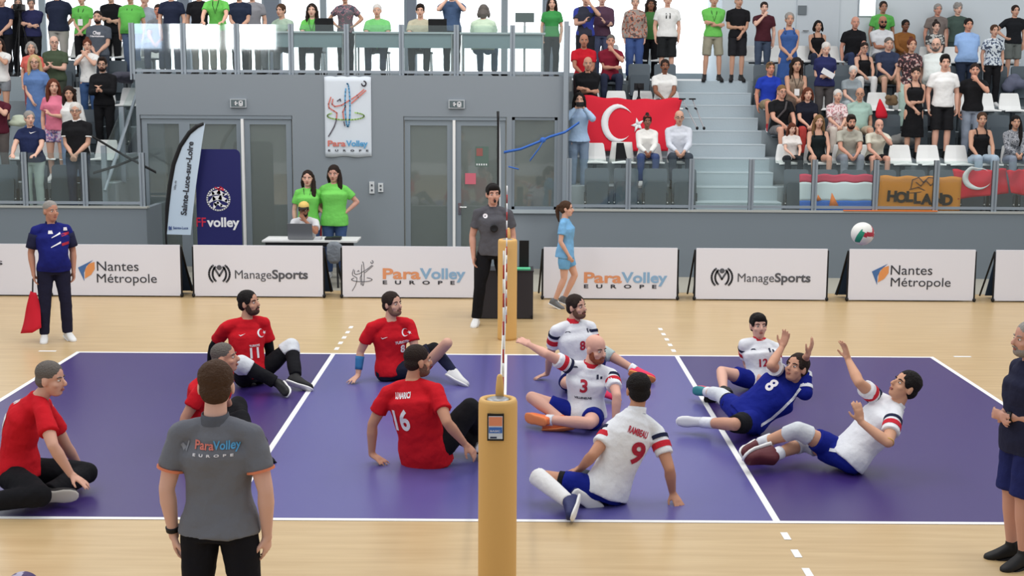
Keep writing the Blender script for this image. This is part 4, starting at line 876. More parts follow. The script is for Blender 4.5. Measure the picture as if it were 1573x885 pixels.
def place_seats():
    for blk, xs, frm in (('centre', [1.5+.49*i for i in range(4)], 'right of the corner post'), ('right', [4.86+.49*i for i in range(11)], 'right of the stair'), ('left', [-6.98-.49*i for i in range(4)], 'left of the sloped railing')):
        for r in range(6):
            for i, x in enumerate(xs):
                if blk == 'centre' and r == 2: continue
                Y = YR(r)+.52 if r < 5 else YR(5)+.75
                if abs(778+x*F/(Y-CAM.y)-790) > 815: continue
                sat = any(abs(sx-x) < .27 and sr == r for sx, sr in SAT)
                k = 'w' if r % 2 else ('o' if sat else 'd')
                p = PROTO[k]; o = p if k not in USED else copy_tree(p); USED.add(k)
                if r == 5 and any(abs(sx-x) < .4 and sr == 5.5 for sx, sr in SAT): pass
                o.location = (x, Y, ZR(r)); c = {'w': 'white plastic', 'o': 'dark grey', 'd': 'folded dark grey'}[k]
                o['label'] = '%s stadium seat, %s %s in the %s tier' % (c, ORD[i], frm, ORD[r] if r else 'front'); o['category'] = 'seat'; o['group'] = {'w': 'white seats of the stands', 'o': 'dark grey seats in use', 'd': 'folded dark grey seats'}[k]
    for k, p in PROTO.items():
        if k not in USED:
            for ch in list(p.children): bpy.data.objects.remove(ch)
            bpy.data.objects.remove(p)
# ================================================================ FLAGS ON THE STANDS
def cloth_panel(P00, P10, P11, P01, n, m, amp, fr, name, par=None, lift=0.0, loc=None, wave=None, sag=0):
    """quad cloth with ripples; P00 top left, P10 top right, P11 bottom right, P01 bottom left"""
    f = lambda u, v: (P00.lerp(P10, u)).lerp(P01.lerp(P11, u), v)+V((0, -lift-amp*math.sin(u*fr+v*2)-amp*.5*math.sin(v*fr*.7+u*9), -sag*math.sin(u*math.pi)*(1-v)+.012*math.sin(u*23)*(1-v)))
    return f
def cloth_obj(f, nu, nv, m, name, par=None, loc=None, u0=0, u1=1, v0=0, v1=1):
    b = MB(); b.loft([[f(u0+(u1-u0)*i/nu, v0+(v1-v0)*j/nv) for i in range(nu+1)] for j in range(nv+1)], caps=False, closed=False); o = b.build(name, m, par, loc=loc, smooth=True); q = o.modifiers.new('s', 'SOLIDIFY'); q.thickness = .006; q.offset = 1; BAKE.append((o, m)); return o
def on_cloth(f, polys, m, name, par, lift=.014):
    b = MB()
    for pts in polys:      # fan-filled shapes in (u,v) of the cloth
        n = len(pts)//2
        b.loft([[f(*pts[i])+V((0, -lift, 0)), f(*pts[-1-i])+V((0, -lift, 0))] for i in range(n)], caps=False, closed=False)
    o = b.build(name, m, par); q = o.modifiers.new('s', 'SOLIDIFY'); q.thickness = .004; BAKE.append((o, m)); return o
def crescent(cx, cy, r, asp, n=22, ri=.8, off=.25, a0=38):
    out = [(cx+r*asp*math.cos(a), cy-r*math.sin(a)) for a in np.linspace(math.radians(a0), math.radians(360-a0), n)]; 
    ey = r*math.sin(math.radians(a0)); ex = r*math.cos(math.radians(a0)); ci = off*r; b0 = math.atan2(ey, ex-ci); R2 = math.hypot(ey, ex-ci)
    inn = [(cx+(ci+R2*math.cos(a))*asp, cy-R2*math.sin(a)) for a in np.linspace(b0, 2*math.pi-b0, n)]
    return out+inn[::-1]
def star(cx, cy, r, asp, rot=math.pi):
    return [[(cx, cy), (cx+r*.4*asp*math.cos(rot+k*2*math.pi/5-math.pi/5), cy+r*.4*math.sin(rot+k*2*math.pi/5-math.pi/5)), (cx+r*asp*math.cos(rot+k*2*math.pi/5), cy+r*math.sin(rot+k*2*math.pi/5)), (cx+r*.4*asp*math.cos(rot+k*2*math.pi/5+math.pi/5), cy+r*.4*math.sin(rot+k*2*math.pi/5+math.pi/5))] for k in range(5)]
RED = mat('red_flag_cloth', (206, 38, 56), .75, .15); WC = mat('white_flag_print', (228, 228, 230), .75)
f = cloth_panel(at(897, 146, 11.72), at(1049, 150, 11.72), at(1026, 232, 11.3), at(903, 232, 11.3), 0, RED, .022, 11, '', sag=.05)
fl = cloth_obj(f, 36, 20, RED, 'national_flag', loc=at(970, 190, 11.5)); tag(fl, 'large red flag with white crescent draped over the seats beside the stair', 'flag')
on_cloth(f, [crescent(.35, .48, .36, .50)], WC, 'crescent', fl); on_cloth(f, star(.575, .50, .15, .5), WC, 'star', fl)
Yf = 9.62
f = cloth_panel(at(1228, 268, Yf), at(1341, 268, Yf), at(1341, 329, Yf-.06), at(1228, 329, Yf-.06), 0, None, .012, 9, '')
fl = cloth_obj(f, 24, 4, mat('dutch_red', (206, 58, 86), .7), 'striped_flag', loc=at(1285, 300, Yf), v1=.2); tag(fl, 'red white and blue striped flag hanging behind the glass railing', 'flag')
cloth_obj(f, 24, 8, mat('dutch_white', (214, 222, 228), .7), 'white_stripe', fl, v0=.2, v1=.66); cloth_obj(f, 24, 6, mat('dutch_blue', (48, 104, 190), .7), 'blue_stripe', fl, v0=.66, v1=1)
on_cloth(f, [[(.40, .82), (.44, .45), (.53, .78), (.47, .82)], [(.23, .66), (.25, .5), (.30, .64), (.26, .66)]], mat('orange_pennant', (232, 126, 62), .7), 'orange_pennant', fl)
f = cloth_panel(at(1352, 270, Yf), at(1477, 272, Yf), at(1474, 326, Yf-.05), at(1347, 326, Yf-.05), 0, None, .010, 8, '')
OR_ = mat('orange_banner_cloth', (214, 136, 44), .7)
fl = cloth_obj(f, 24, 10, OR_, 'supporter_banner', loc=at(1412, 300, Yf)); tag(fl, 'orange supporter banner with black lettering behind the glass railing', 'banner')
txt = [('H', .10, .66, -.05), ('O', .215, .70, .08), ('L', .335, .68, .0), ('L', .43, .72, .02), ('A', .53, .74, -.02), ('N', .655, .74, .06), ('D', .775, .76, 0)]
for ch, u, v, rt in txt:
    p = f(u, v+.02)+V((0, -.02, 0)); text_obj('letter', ch, .23, mat('black_print', (42, 32, 28), .7), p, V((math.cos(rt), 0, math.sin(rt))), V((-math.sin(rt), 0, math.cos(rt))), fl, bold=.012, extrude=.002)
b = MB(); rr = random.Random(4); o = f(.55, .20)+V((0, -.02, 0))
strokes(b, [[(-.22, -.08), (-.2, .06), (-.1, .1), (-.02, .02), (.06, .1), (.2, .09), (.25, -.04)], [(-.24, -.1), (-.1, -.06), (.02, -.12), (.14, -.07), (.26, -.12)], [(-.14, .02), (-.06, -.04), (.02, .05), (.1, -.03), (.18, .04)], [(-.25, -.16), (-.05, -.14), (.1, -.18), (.28, -.16)]], o, X3, Z3, -Y3, .02, .003); b.build('brown_scrollwork', mat('brown_print', (122, 78, 40), .7), fl)
f = cloth_panel(at(1463, 260, Yf+.05), at(1546, 258, Yf+.05), at(1550, 297, Yf), at(1470, 306, Yf), 0, None, .03, 10, '', sag=.03)
fl = cloth_obj(f, 22, 12, RED, 'national_flag', loc=at(1505, 285, Yf)); tag(fl, 'crumpled red flag with white crescent over front seats at right', 'flag')
on_cloth(f, [crescent(.42, .30, .44, .62, ri=.75, a0=30)], WC, 'crescent', fl)
f = cloth_panel(at(1546, 262, Yf+.05), at(1600, 258, Yf+.05), at(1600, 306, Yf), at(1552, 296, Yf), 0, None, .035, 9, '')
tag(cloth_obj(f, 16, 12, RED, 'national_flag', loc=at(1573, 285, Yf)), 'bunched red flag at the far right end of the railing', 'flag')
b = MB(); p0 = at(1295, 328, YP); b.bx(at(1296, 328, YP-.03).x, at(1440, 328, YP-.03).x, YP-.035, YP+.02, ZP+.03, ZP+.045); tag(b.build('orange_ribbon', mat('orange_pennant', (232, 126, 62), .7), loc=at(1370, 328, YP)), 'orange ribbon lying along the parapet ledge under the banner', 'ribbon')
# ================================================================ PLAYERS AND OFFICIALS (poses)
def topx(P):
    d = V(P)-CAM; z = d.dot(FW); return W/2+F*d.dot(CR)/z, H/2-F*d.dot(CU)/z
def lim(par, px, py, L, sg):
    d = ray(px, py); o = CAM-par; bq = o.dot(d); q = bq*bq-(o.length_squared-L*L)
    if q < 0:
        p = CAM-d*bq; return par+(p-par).normalized()*L
    return CAM+d*(-bq+(1 if sg == '+' else -1)*math.sqrt(q))
def res(par, sp, L):
    """sp = (px, py, how): '+'/'-' bone length, away from / towards the camera; number = depth offset from the parent; 'z', h = on the plane z=h"""
    if sp[2] == 'z': return at(sp[0], sp[1], z=sp[3])
    if sp[2] in ('+', '-'): return lim(par, sp[0], sp[1], L, sp[2])
    return at(sp[0], sp[1], par.y+sp[2])
def midjoint(a, b, la, lb, px, bias=0):
    d = b-a; L = d.length
    if L > (la+lb)*.99: k = L/((la+lb)*.99); la *= k; lb *= k
    if L < abs(la-lb)*1.02: pass
    d.normalize(); q = (la*la-lb*lb+L*L)/(2*L); h = math.sqrt(max(la*la-q*q, 1e-6)); n1 = d.orthogonal().normalized(); n2 = d.cross(n1); best = None
    for k in range(96):
        t = 2*math.pi*k/96; p = a+d*q+(n1*math.cos(t)+n2*math.sin(t))*h; u = topx(p); e = math.hypot(u[0]-px[0], u[1]-px[1])+bias*(p.y-a.y)*60+(max(0, .06-p.z)*900)
        if best is None or e < best[0]: best = (e, p)
    return best[1]
def rig(s, pel, neck, head, face, hipyaw, sh, arms, legs, bend=0.0, hu=(0, 0, 1), torso_up=None, dbg=''):
    J = {'l': {}, 'r': {}}; P_ = at(pel[0], pel[1], z=pel[3]) if pel[2] == 'z' else at(pel[0], pel[1], pel[2])
    N = res(P_, neck, .515*s); Hd = res(N, head, .165*s); J['pelvis'] = P_; J['neck'] = N
    J['head'] = N+(Hd-N).normalized()*.158*s
    a, p = map(math.radians, face); J['hf'] = V((math.sin(a)*math.cos(p), -math.cos(a)*math.cos(p), math.sin(p))); J['hu'] = V(hu)
    ax = (N-P_).normalized(); hy = math.radians(hipyaw); lf = V((math.cos(hy), math.sin(hy), 0)); lf = (lf-ax*lf.dot(ax)*.6).normalized(); fw = lf.cross(ax)
    T = (N-P_).length
    J['waist'] = P_+ax*T*.30-fw*bend*.8; J['chest'] = P_+ax*T*.68-fw*bend
    c = N-ax*.055*s
    for q, sd in (('l', 1), ('r', -1)):
        j = J[q]; S = res(c, sh[q], .185*s); S = c+(S-c).normalized()*min(max((S-c).length, .165*s), .205*s); j['sh'] = S
        A = arms[q]; E_ = res(S, A['end'], .50*s)
        d = E_-S
        if d.length > .535*s and A['end'][2] != 'z': E_ = S+d.normalized()*.53*s
        j['wr'] = E_; j['el'] = midjoint(S, E_, .285*s, .25*s, A['mid'], A.get('bias', 0))
        if A.get('hd'): h = res(E_, A['hd'], .1*s); j['hd'] = h-E_
        for k in ('pn', 'curl', 'spread', 'thumb'):
            if k in A: j[k] = V(A[k]) if k == 'pn' else A[k]
        Hp = P_+lf*sd*.095*s-ax*.03*s; j['hip'] = Hp; G = legs[q]; An = res(Hp, G['end'], .8*s); d = An-Hp
        if d.length > .86*s and G['end'][2] != 'z': An = Hp+d.normalized()*.82*s
        j['kn'] = midjoint(Hp, An, .43*s, .41*s, G['mid'], G.get('bias', 0)); j['an'] = An
        if G.get('noshin'): j['noshin'] = 1
        t = res(An, G.get('toe', (G['end'][0], G['end'][1]+6, '-')), .16*s); j['toe'] = An+(t-An).normalized()*.16*s
        if dbg: print('RIG', dbg, q, 'arm', round((j['wr']-S).length/s, 2), 'sh', round((S-c).length/s, 2), 'leg', round(d.length/s, 2), 'el', [round(v-w) for v, w in zip(topx(j['el']), A['mid'])], 'kn', [round(v-w) for v, w in zip(topx(j['kn']), G['mid'])])
    if dbg: print('RIG', dbg, 'torso', round(T/s, 2), 'head', round((Hd-N).length/s, 2), 'pelvis', [round(v, 2) for v in P_])
    J['root'] = V((P_.x, P_.y, 0)); return J
def decal(name, body, tgt, m, px, py, J, s, size, up_to=None, back=False, bold=.03, xs=1.0, rot=0, fitw=None):
    """lettering on the chest or the back, laid on the cloth; (px, py) = its centre in the photograph"""
    ax = (V(J['neck'])-V(J['pelvis'])).normalized(); ls = (V(J['l']['sh'])-V(J['r']['sh'])); ls = (ls-ax*ls.dot(ax)).normalized(); R = -ls if back else ls; N = R.cross(ax)   # outward
    c = (V(J['chest'])); d = ray(px, py); t = (c-CAM).dot(N)/d.dot(N) if abs(d.dot(N)) > .15 else (c-CAM).length; o = CAM+d*t
    if rot: q = Matrix.Rotation(rot, 3, N); R = q @ R; ax = q @ ax
    o = o+N*.20-ax*size*.35
    t_ = text_obj(name, body, size, m, o, R, ax, tgt, bold=bold*size, align='CENTER', extrude=.0015, fitw=fitw, xs=xs); DECAL.append((t_.name, tgt, -N, o)); return t_
def decal_shape(name, polys, tgt, m, px, py, J, s, k, back=False):
    """flat printed mark on the chest; polys in units of k"""
    ax = (V(J['neck'])-V(J['pelvis'])).normalized(); ls = (V(J['l']['sh'])-V(J['r']['sh'])); ls = (ls-ax*ls.dot(ax)).normalized(); R = -ls if back else ls; N = R.cross(ax)
    c = V(J['chest']); d = ray(px, py); t = (c-CAM).dot(N)/d.dot(N) if abs(d.dot(N)) > .15 else (c-CAM).length; o = CAM+d*t
    Wt = tgt; SH.append((name, [[(a*k, b_*k) for a, b_ in pl] for pl in polys], tgt, m, o, R, ax, N))
SH = []
RS_ = []
def ray_strip(name, tgt, m, pts, w): RS_.append((name, tgt, m, pts, w))
def make_marks():
    for name, tgt, m, pts, w in RS_:
        me = tgt.data; Wt = tgt.matrix_world; bv = BVHTree.FromPolygons([Wt @ v.co for v in me.vertices], [p.vertices[:] for p in me.polygons]); rows = []
        P = [(pts[i][0]+(pts[i+1][0]-pts[i][0])*k/4, pts[i][1]+(pts[i+1][1]-pts[i][1])*k/4) for i in range(len(pts)-1) for k in range(4)]+[pts[-1]]
        dx, dy = pts[-1][0]-pts[0][0], pts[-1][1]-pts[0][1]; L = math.hypot(dx, dy); nx, ny = -dy/L*w/2, dx/L*w/2
        for a, c in P:
            r = [bv.ray_cast(CAM, ray(a+q*nx, c+q*ny)) for q in (-1, 0, 1)]
            if all(h[0] is not None for h in r): rows.append([h[0]+h[1]*(.006 if h[1].dot(CAM-h[0]) > 0 else -.006) for h in r])
        if len(rows) > 2: b = MB(); b.loft(rows, caps=False, closed=False); b.build(name, m, tgt)
    for name, polys, tgt, m, o, R, ax, N in SH:
        me = tgt.data; Wt = tgt.matrix_world; bv = BVHTree.FromPolygons([Wt @ v.co for v in me.vertices], [p.vertices[:] for p in me.polygons]); b = MB()
        for pl in polys:
            n = len(pl)//2
            if n <= 4:
                A_, B_ = pl[:n], pl[:n-1:-1]; dn = lambda q: [(q[i][0]+(q[i+1][0]-q[i][0])*k/6, q[i][1]+(q[i+1][1]-q[i][1])*k/6) for i in range(len(q)-1) for k in range(6)]+[q[-1]]
                pl = dn(A_)+dn(B_)[::-1]; n = len(pl)//2
            g = lambda p: (lambda h, w: (h if h is not None else w-N*.2)+N*.005)(bv.ray_cast(o+R*p[0]+ax*p[1]+N*.4, -N)[0], o+R*p[0]+ax*p[1]+N*.2)
            b.loft([[g(pl[i]), g(pl[-1-i])] for i in range(n)], caps=False, closed=False)
        b.build(name, m, tgt)
def z(px, py, h): return (px, py, 'z', h)
TR = cloth((198, 28, 40)); TRK = cloth((26, 26, 30)); FRW = cloth((226, 228, 234)); FRB = cloth((22, 34, 128)); PADW = cloth((206, 210, 216), 'pad_cloth'); JNAVY = cloth((36, 40, 66)); JRED = cloth((196, 44, 58)); SKL = (214, 164, 140)
PW = mat('jersey_print_white', (234, 230, 234), .7); PRD = mat('jersey_print_red', (170, 36, 58), .7); PNV = mat('jersey_print_navy', (44, 46, 70), .7)
VX = .0085
FLAT = dict(pn=(0, 0, -1), curl=.18, spread=.5)
CRES = [(crescent(0, 0, 1, 1)), *star(1.15, 0, .5, 1)]
SWOOSH = [[(-1, .1), (-.6, -.35), (1.3, .45), (-.5, -.1), (-.8, .05), (-1, .3)]]
BRK = [[(-1, 0), (-.5, .6), (.5, .6), (1, 0)]]
def tshirt(m, **k): d = dict(m=m, disp=.03); d.update(k); return d
# --- red team
s = 1.04
J = rig(s, z(386, 573, .13), (379, 489, .06), (383, 464, 0.0), (68, 8), 50, dict(l=(406, 497, .12), r=(346, 503, -.06)),
        dict(r=dict(mid=(327, 533), end=z(322, 568, .06), **FLAT), l=dict(mid=(415, 540), end=z(413, 573, .06), **FLAT)),
        dict(l=dict(mid=(450, 530), end=z(455, 582, .11), toe=(488, 594, 'z', .05)), r=dict(mid=(372, 557), end=z(428, 590, .11), toe=(440, 608, 'z', .05), bias=1)), bend=.03, dbg='T2')
r, p = person(J, s, 'red shirted player with white knee pads seated at the back left', dict(skin=(196, 146, 122), hair=('short', 'black'), beard=(74, 54, 46), bk=.95, top=tshirt(TR), bottom=dict(kind='trousers', m=TRK, len=.9), shoes=(mat('shoe_black', (28, 28, 30), .6), WHITE)), None, VX)
for q in 'lr':
    b_ = MB(); jj = J[q]; b_.tube([jj['sh'].lerp(jj['el'], .45), jj['el']], [.055*s, .048*s], 14); b_.ell(jj['el'], (.047*s,)*3); b_.tube([jj['el'], jj['el'].lerp(jj['wr'], .3), jj['el'].lerp(jj['wr'], .95)], [.047*s, .049*s, .033*s], 14); b_.build('arm_sleeve', TRK, r, rm=.011); kneepad(J, q, PADW, r, s, .084)
decal('number', '11', p['top'], PW, 386, 541, J, s, .15); decal_shape('crescent_mark', CRES, p['top'], PW, 397, 511, J, s, .045); decal_shape('tick_mark', SWOOSH, p['top'], PW, 367, 514, J, s, .03); decal('sponsor', 'TURKIYE', p['top'], PW, 386, 530, J, s, .03)
s = 1.02
J = rig(s, z(602, 566, .12), (600, 490, -.02), (603, 467, 0.0), (52, 6), 42, dict(l=(630, 499, .08), r=(570, 504, -.08)),
        dict(r=dict(mid=(554, 538), end=z(550, 577, .07), hd=(538, 587, 'z', .03), **FLAT), l=dict(mid=(640, 545), end=z(640, 572, .07), **FLAT)),
        dict(l=dict(mid=(663, 539), end=z(699, 574, .11), toe=(716, 584, 'z', .06)), r=dict(mid=(664, 560), end=(687, 527, -.1), noshin=1)), bend=.02, dbg='T4')
r, p = person(J, s, 'seated player in a red shirt with blue wristband leaning on one arm behind the net', dict(skin=(206, 160, 140), hair=('short', 'dark'), beard=(132, 100, 86), bk=.95, top=tshirt(TR), bottom=dict(kind='shorts', m=cloth((34, 36, 52)), len=.9), shoes=WS), None, VX)
band(J, 'r', 'fa', .2, .75, .047, .038, 'wristband', cloth((60, 118, 170)), r, s); kneepad(J, 'l', TRK, r, s, .068); sleeve_leg(J, 'l', cloth((34, 38, 62)), r, s); kneepad(J, 'r', TR, r, s, .064, .3, .2)
decal('number', '8', p['top'], PW, 614, 532, J, s, .11); decal_shape('crescent_mark', CRES, p['top'], PW, 618, 508, J, s, .04); decal_shape('tick_mark', SWOOSH, p['top'], PW, 585, 516, J, s, .03); decal('sponsor', 'TURKIYE', p['top'], PW, 612, 522, J, s, .04)
s = 1.06
J = rig(s, z(652, 690, .13), (634, 584, .0), (641, 558, 0), (118, 0), 165, dict(l=(588, 606, .0), r=(674, 602, -.12)),
        dict(l=dict(mid=(568, 652), end=z(571, 698, .07), hd=(590, 710, 'z', .03), **FLAT), r=dict(mid=(684, 646), end=(714, 682, -.10), hd=(724, 692, 0), curl=.5, bias=1.5)),
        dict(r=dict(mid=(746, 592), end=z(744, 676, .12), toe=(768, 680, 'z', .06)), l=dict(mid=(718, 650), end=z(742, 688, .1), toe=(756, 694, 'z', .06), bias=-1)), bend=.05, dbg='T5')
r, p = person(J, s, 'player with white 16 on the back of a red shirt, seated beside the net', dict(skin=(196, 144, 118), hair=('crop', 'dark'), beard=(112, 84, 72), bk=.94, g=1.1, top=tshirt(TR, flare=.03, lo=-.13), bottom=dict(kind='trousers', m=TRK, w=1.15), shoes=GS), None, VX)
decal('number', '16', p['top'], PW, 622, 639, J, s, .24, back=True, fitw=.15); decal('player_name', 'U.NARICI', p['top'], PW, 624, 603, J, s, .06, back=True, fitw=.14)
s = 1.04
J = rig(s, z(30, 722, .22), (62, 610, .0), (77, 584, 0), (82, -4), 80, dict(r=(66, 634, -.16), l=(70, 626, .16)),
        dict(r=dict(mid=(78, 680), end=(109, 729, -.12), hd=(138, 747, -.02), pn=(0, 0, -1), curl=.2, spread=.4), l=dict(mid=(105, 690), end=z(124, 722, .07), **FLAT)),
        dict(r=dict(mid=(52, 768), end=z(-22, 772, .08), toe=(-40, 772, 'z', .05), bias=1), l=dict(mid=(92, 724), end=z(74, 758, .1), toe=(108, 757, 'z', .1))), bend=.07, dbg='T1')
r, p = person(J, s, 'grey haired player in a red shirt kneeling low at the left edge of the court', dict(skin=(208, 160, 140), hair=('crop', 'salt'), top=tshirt(TR, lo=-.05), bottom=dict(kind='trousers', m=TRK, w=1.1), shoes=(mat('shoe_black', (28, 28, 30), .6), mat('sole_cream', (206, 202, 196), .6))), None, VX)
decal('number', '2', p['top'], PW, 14, 652, J, s, .2, back=True); decal('player_name', 'ALAN', p['top'], PW, 38, 617, J, s, .05, back=True)
s = 1.04
J = rig(s, z(318, 664, .13), (328, 572, .0), (349, 545, 0), (88, 8), 85, dict(r=(312, 596, -.16), l=(334, 588, .16)),
        dict(r=dict(mid=(284, 640), end=z(278, 690, .06), **FLAT), l=dict(mid=(350, 620), end=z(352, 655, .06), **FLAT)),
        dict(r=dict(mid=(372, 640), end=z(390, 698, .1), toe=(402, 702, 'z', .06), bias=1), l=dict(mid=(360, 622), end=z(372, 665, .1), toe=(392, 670, 'z', .06))), bend=.05, dbg='T3')
r, p = person(J, s, 'grey cropped player in a red shirt mostly hidden behind the near referee', dict(skin=(198, 146, 124), hair=('buzz', 'salt'), top=tshirt(TR), bottom=dict(kind='trousers', m=TRK), shoes=BS), None, VX)
# --- white team
def fr_top(col=None): return tshirt(FRW, bands=((.10, .20, JNAVY), (.30, .46, JRED)), collar=col or JRED, disp=.018, infl=.020, flare=.03)
def flagmark(tgt, px, py, J, s):
    decal_shape('team_badge', [[(-1, -.6), (-1, .8), (-.3, .8), (-.3, -.6)], [(.25, -.6), (.25, .2), (1, .2), (1, -.6)]], tgt, PNV, px, py, J, s, .03)
s = 1.0
J = rig(s, z(888, 576, .12), (881, 494, 0), (886, 471, 0), (50, 6), 45, dict(l=(908, 503, .1), r=(854, 508, -.06)),
        dict(r=dict(mid=(846, 545), end=z(841, 574, .07), hd=(824, 580, 'z', .03), **FLAT), l=dict(mid=(916, 545), end=z(915, 584, .07), **FLAT)),
        dict(l=dict(mid=(932, 542), end=z(978, 570, .12), toe=(1002, 578, 'z', .07)), r=dict(mid=(880, 590), end=z(925, 602, .1), toe=(935, 610, 'z', .06), bias=1)), dbg='F1')
r, p = person(J, s, 'bearded player in a white shirt with red 8 sitting near the far sideline', dict(skin=(206, 160, 140), hair=('short', 'dark'), beard=(112, 82, 66), bk=.95, top=fr_top(), bottom=dict(kind='shorts', m=cloth((26, 34, 92)), len=.7), shoes=(mat('shoe_pink', (226, 52, 92), .6), mat('sole_orange', (236, 150, 84), .6))), None, VX)
decal('number', '8', p['top'], PRD, 886, 528, J, s, .13); flagmark(p['top'], 901, 506, J, s); decal_shape('maker_mark', BRK, p['top'], PNV, 868, 510, J, s, .025); kneepad(J, 'l', cloth((176, 190, 190)), r, s, .072); band(J, 'l', 'sn', .80, .96, .052, .05, 'sock', FRW, r, s)
s = 1.04
J = rig(s, z(900, 633, .12), (907, 562, 0), (916, 534, 0), (42, -8), 28, dict(l=(941, 577, .05), r=(880, 565, .0)),
        dict(r=dict(mid=(842, 545), end=(815, 531, .1), hd=(800, 522, .06), curl=.3), l=dict(mid=(947, 612), end=z(945, 652, .07), **FLAT)),
        dict(l=dict(mid=(880, 650), end=z(838, 645, .10), toe=(806, 637, 'z', .09), bias=1), r=dict(mid=(842, 622), end=z(868, 648, .09), toe=(840, 652, 'z', .05))), bend=.03, dbg='F3')
r, p = person(J, s, 'bald bearded player in a white shirt with red 3 sitting cross legged beside the net', dict(skin=(218, 168, 150), hair=None, beard=(150, 84, 60), top=fr_top(), bottom=dict(kind='shorts', m=FRB, len=.62), shoes=(mat('shoe_orange', (232, 124, 74), .6), mat('sole_orange', (236, 140, 84), .6))), None, VX)
decal('number', '3', p['top'], PRD, 893, 588, J, s, .16); flagmark(p['top'], 918, 576, J, s); decal_shape('maker_mark', BRK, p['top'], PNV, 882, 562, J, s, .025); decal('sponsor', 'VILLENEUVE', p['top'], PNV, 892, 606, J, s, .026, fitw=.16); band(J, 'l', 'sn', .82, .97, .05, .05, 'sock', FRW, r, s)
s = 1.03
J = rig(s, z(933, 748, .13), (977, 632, .10), (980, 604, .04), (186, -2), 205, dict(l=(942, 658, .0), r=(1013, 667, .0)),
        dict(l=dict(mid=(912, 697), end=(892, 720, .0), hd=(876, 725, 0), curl=.5), r=dict(mid=(1027, 716), end=z(1033, 757, .07), hd=(1040, 769, 'z', .03), **FLAT)),
        dict(l=dict(mid=(822, 734), end=z(874, 771, .11), toe=(866, 797, 'z', .06)), r=dict(mid=(856, 727), end=z(890, 758, .1), toe=(900, 765, 'z', .06))), bend=.02, dbg='F9')
r, p = person(J, s, 'player with red 9 on the back of a white shirt sitting near the front sideline', dict(skin=(190, 138, 112), g=.92, hair=('short', 'black'), top=fr_top(FRW), bottom=dict(kind='shorts', m=FRB, len=.55), shoes=(mat('shoe_navy', (38, 44, 92), .6), WHITE)), None, VX)
decal('number', '9', p['top'], PRD, 977, 694, J, s, .23, back=True, rot=.05); decal('player_name', 'RAMBEAU', p['top'], PRD, 978, 662, J, s, .07, back=True, fitw=.155); sleeve_leg(J, 'l', cloth((224, 224, 226)), r, s, -.02, .97, .072, .05); band(J, 'l', 'th', .55, .64, .082, .078, 'knee_strap', TRK, r, s); band(J, 'r', 'th', .62, .92, .083, .07, 'knee_brace', cloth((58, 60, 70)), r, s)
s = 1.0
J = rig(s, z(1172, 580, .12), (1167, 523, .05), (1165, 499, 0), (8, 4), 15, dict(l=(1189, 534, .03), r=(1148, 530, .0)),
        dict(l=dict(mid=(1192, 562), end=(1195, 545, -.2), hd=(1201, 530, -.05), curl=.3), r=dict(mid=(1148, 562), end=(1160, 575, -.1))),
        dict(r=dict(mid=(1112, 572), end=z(1112, 602, .1), toe=(1092, 608, 'z', .06)), l=dict(mid=(1205, 585), end=z(1205, 606, .1), toe=(1208, 614, 'z', .06))), dbg='F4')
r, p = person(J, s, 'dark haired player in a white shirt seated behind the falling blue player', dict(skin=(216, 170, 152), hair=('fringe', 'black'), top=fr_top(), bottom=dict(kind='shorts', m=FRB, len=.6), shoes=BS), None, VX)
decal('number', '12', p['top'], PRD, 1166, 556, J, s, .11); flagmark(p['top'], 1180, 537, J, s); decal_shape('maker_mark', BRK, p['top'], PNV, 1154, 537, J, s, .025)
s = 1.05
J = rig(s, z(1152, 638, .16), (1219, 588, .03), (1223, 567, -.06), (-48, 20), -62, dict(l=(1234, 603, -.10), r=(1202, 576, .10)),
        dict(l=dict(mid=(1233, 566), end=(1240, 546, -.05), hd=(1251, 522, .0), curl=.3), r=dict(mid=(1186, 556), end=(1201, 534, -.05), hd=(1207, 517, 0), curl=.25)),
        dict(l=dict(mid=(1112, 652), end=z(1078, 649, .12), toe=(1048, 648, 'z', .12)), r=dict(mid=(1098, 584), end=z(1086, 602, .13), toe=(1060, 600, 'z', .10), bias=-.4)), bend=-.02, hu=(.35, .25, .9), dbg='F5')
r, p = person(J, s, 'player in a royal blue shirt falling backwards with arms raised', dict(g=1.14, skin=(200, 150, 126), hair=('short', 'dark'), top=tshirt(FRB, bands=((.12, .24, FRW), (.5, .66, FRW)), collar=JNAVY), bottom=dict(kind='shorts', m=FRB, len=.6), shoes=(mat('shoe_teal', (54, 132, 140), .6), mat('sole_pink', (214, 96, 112), .6)), shoe_sides='r'), None, VX)
shoe(J, 'l', s, 'shoe', mat('shoe_silver', (206, 206, 212), .5), WHITE[0] if isinstance(WHITE, tuple) else WHITE, r, .009)
decal('number', '8', p['top'], PW, 1193, 604, J, s, .17); ray_strip('side_stripe', p['top'], FRW, [(1168, 654), (1186, 642), (1202, 628), (1217, 613), (1230, 597)], 4); kneepad(J, 'r', PADW, r, s, .068, .45, .6, 'leg_guard'); band(J, 'r', 'th', .45, .66, .094, .084, 'knee_strap', TRK, r, s); band(J, 'l', 'th', .55, .95, .094, .074, 'knee_pad', TRK, r, s); band(J, 'r', 'sn', .78, .97, .05, .05, 'sock', FRW, r, s); band(J, 'l', 'sn', .6, .97, .05, .048, 'sock', FRW, r, s)
s = 1.06
